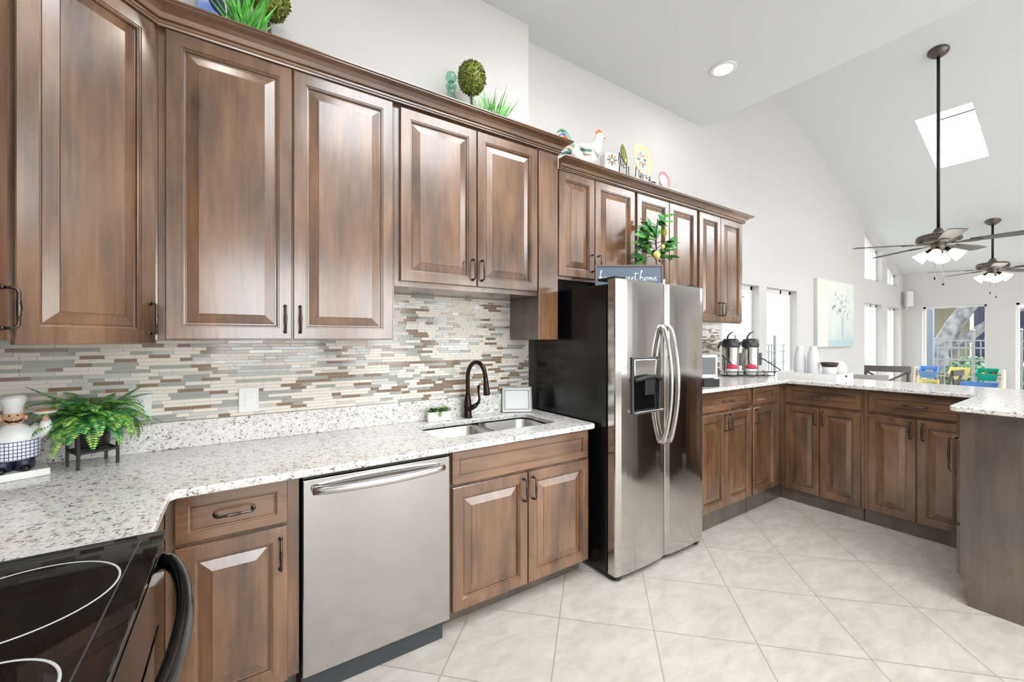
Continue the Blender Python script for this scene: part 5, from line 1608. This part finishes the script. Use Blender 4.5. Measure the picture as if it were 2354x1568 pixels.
# ------------------------------------------------------------------ outside the far windows
M['paving'] = plain('pale_paving', srgb(160, 158, 154), 0.8)
M['building'] = plain('olive_wall_paint', srgb(96, 92, 74), 0.8)
M['fascia'] = plain('white_fascia', srgb(236, 238, 238), 0.6)
M['navy_glass'] = plain('dark_navy_window', srgb(24, 28, 52), 0.3)
M['bark'] = leaf_mat('grey_bark', srgb(74, 74, 76), srgb(118, 118, 120), 5)
M['iron'] = plain('pale_iron', srgb(120, 124, 124), 0.5)
M['iron_dark'] = plain('dark_iron', srgb(60, 62, 66), 0.5)
M['hedge'] = leaf_mat('pale_hedge', srgb(62, 104, 72), srgb(128, 164, 124), 9)
mb = MB(); mb.box(XR + 0.2, 45, -30, 30, -0.25, -0.12); mb.box(-10, XR + 0.2, W1 + 0.2, 30, -0.25, -0.12)
struct(mb.build('ground', 'paving'))
t = thing('neighbor_building', 'olive building with white fascia and dark windows outside the far window', 'building', (20.0, 0, -0.119))
mb = MB(); mb.box(0, 5, -14, 4.2, 0, 3.1); mb.build('wall', 'building', t)
mb = MB(); mb.box(-0.7, 5.5, -14.5, 4.5, 3.101, 3.55); mb.build('fascia', 'fascia', t)
mb = MB(); mb.prism([(-0.9, 3.551), (5.6, 3.551), (2.4, 5.2)], -14.6, 4.6, plane='xz'); mb.build('roof', plain('pale_roof', srgb(214, 214, 210), 0.8), t)
for (y0, y1) in ((1.7, 2.95), (-0.9, 0.6), (-4.0, -2.5)):
    mb = MB(); mb.loops(y0, y1, 0.75, 2.85, [(0, 0), (0, -0.06), (0.08, -0.06), (0.08, -0.02)], cap=False); mb.v = [(b_, a_, c_) for a_, b_, c_ in mb.v]; f_ = mb.build('window', 'fascia', t)
    mb = MB(); mb.box(-0.018, -0.002, y0 + 0.08, y1 - 0.08, 0.83, 2.77); mb.build('pane', 'navy_glass', f_)
t = thing('porch_post', 'blue-grey porch post just outside the left edge of the far window', 'post', (13.0, 2.53, -0.119))
mb = MB(); mb.box(-0.06, 0.06, -0.055, 0.055, 0.0, 3.0); mb.build('shaft', plain('blue_grey_paint', srgb(106, 116, 128), 0.6), t)
mb = MB(); mb.box(-0.09, 0.09, -0.08, 0.08, 3.001, 3.1); mb.build('cap', 'fascia', t)
t = thing('garden_tree', 'leaning grey tree trunk with forked limbs outside the far window', 'tree', (16.2, 2.95, -0.119))
mb = MB()
mb.tube([(0, 0.10, 0), (0, 0.05, 0.9), (0.0, -0.08, 1.5), (0.05, -0.28, 2.0), (0.1, -0.55, 2.5), (0.15, -0.95, 3.0), (0.2, -1.8, 4.0), (0.2, -2.4, 4.8)], [0.27, 0.22, 0.20, 0.18, 0.16, 0.13, 0.10, 0.07], 14); mb.build('trunk', 'bark', t)
mb = MB(); mb.tube([(0.0, -0.05, 1.1), (0.05, -0.40, 1.45), (0.0, -0.75, 1.85), (0.0, -1.2, 2.2), (0.1, -2.0, 2.7)], [0.15, 0.12, 0.10, 0.09, 0.06], 12); mb.build('limb', 'bark', t)
mb = MB(); rnd = random.Random(2)
for i in range(900):
    c_ = Vector((rnd.gauss(0, .8), rnd.gauss(-1.6, 1.4), max(4.2, rnd.gauss(5.3, .45))))
    leaf(mb, c_, (rnd.uniform(-1, 1), rnd.uniform(-1, 1), rnd.uniform(-1, .4)), 0.22, 0.06, None, 0.3, 0, 2)
mb.build('foliage', 'hedge', t, fix=False)


def fence(name, label, x0, y0, x1, y1, h, gap, mat='iron'):
    L = math.hypot(x1 - x0, y1 - y0)
    t = thing(name, label, 'fence', (x0, y0, -0.119), math.atan2(y1 - y0, x1 - x0))
    for z in (0.14, h - 0.55, h - 0.27, h - 0.10):
        mb = MB(); mb.box(0, L, -0.018, 0.018, z - 0.018, z + 0.018); mb.build('rail', mat, t)
    k = int(L / gap)
    for i in range(k + 1):
        x = i * gap
        mb = MB(); tall = (i % 6 == 0)
        r = 0.026 if tall else 0.010
        mb.box(x - r, x + r, -r - 0.001, r + 0.001, 0, h + (0.10 if tall else -0.09)); 
        if tall: mb.sphere((x, 0, h + 0.13), 0.035, 10)
        mb.build('fence_post' if tall else 'picket', mat, t)
    return t


fence('iron_fence', 'pale metal picket fence outside the far window in front of the hedge', 14.0, 3.4, 14.0, -1.6, 1.62, 0.115)
for i, (y, r, lab) in enumerate(((3.3, 0.55, 'rounded pale green bush at left behind the picket fence'), (2.15, 0.58, 'rounded pale green bush in the middle behind the picket fence'), (1.0, 0.55, 'rounded pale green bush at right behind the picket fence'), (-0.15, 0.55, 'rounded pale green bush outside the window at the right edge'))):
    t = thing('bush', lab, 'bush', (15.0, y, -0.119), 0, 'bushes behind the picket fence')
    mb = MB(); rnd = random.Random(40 + i)
    mb.sphere((0, 0, 0.62), r * 0.82, 16, s=(0.8, 1, 0.9))
    for k_ in range(700):
        zz = rnd.uniform(-0.7, 1); a = rnd.uniform(0, 2 * PI); rr = math.sqrt(1 - zz * zz)
        d = Vector((rr * math.cos(a), rr * math.sin(a), zz))
        leaf(mb, (d.x * r * 0.62, d.y * r * 0.78, 0.62 + d.z * r * 0.70), d + Vector((rnd.uniform(-.7, .7), rnd.uniform(-.7, .7), rnd.uniform(-.7, .7))), 0.14, 0.04, d, 0.3, 0, 2)
    mb.v = [(x_, y_, max(0.002, z_)) for x_, y_, z_ in mb.v]
    mb.build('foliage', 'hedge', t, fix=False)
# outside the side windows
t = thing('side_tree', 'thin bare branching tree outside the windows left of the painting', 'tree', (9.6, 6.2, -0.119))
mb = MB(); mb.tube([(0, 0, 0), (0.05, 0, 1.3), (-0.15, 0.05, 2.2), (0.1, 0, 3.4)], [0.11, 0.09, 0.07, 0.04], 10); mb.build('trunk', 'bark', t)
rnd = random.Random(6)
for (a_, b_, c_) in (((0.05, 0, 1.3), (0.5, 0.1, 1.8), (0.75, 0, 2.5)), ((-0.1, 0, 2.0), (-0.55, 0, 2.5), (-0.95, 0.1, 2.7)), ((-0.05, 0, 1.7), (0.3, 0, 2.4), (0.2, 0, 3.0))):
    mb = MB(); mb.tube([a_, b_, c_], [0.05, 0.04, 0.02], 8); mb.build('branch', 'bark', t)
mb = MB()
for i in range(420):
    leaf(mb, (rnd.gauss(0, .7), rnd.gauss(0, .5), rnd.gauss(2.9, .35)), (rnd.uniform(-1, 1), rnd.uniform(-1, 1), rnd.uniform(-1, .4)), 0.15, 0.045, None, 0.3, 0, 2)
mb.build('foliage', 'hedge', t, fix=False)
fence('side_fence', 'dark metal picket fence seen through the side windows by the coffee corner', 5.0, 5.2, 17.0, 5.2, 1.5, 0.16, 'iron')
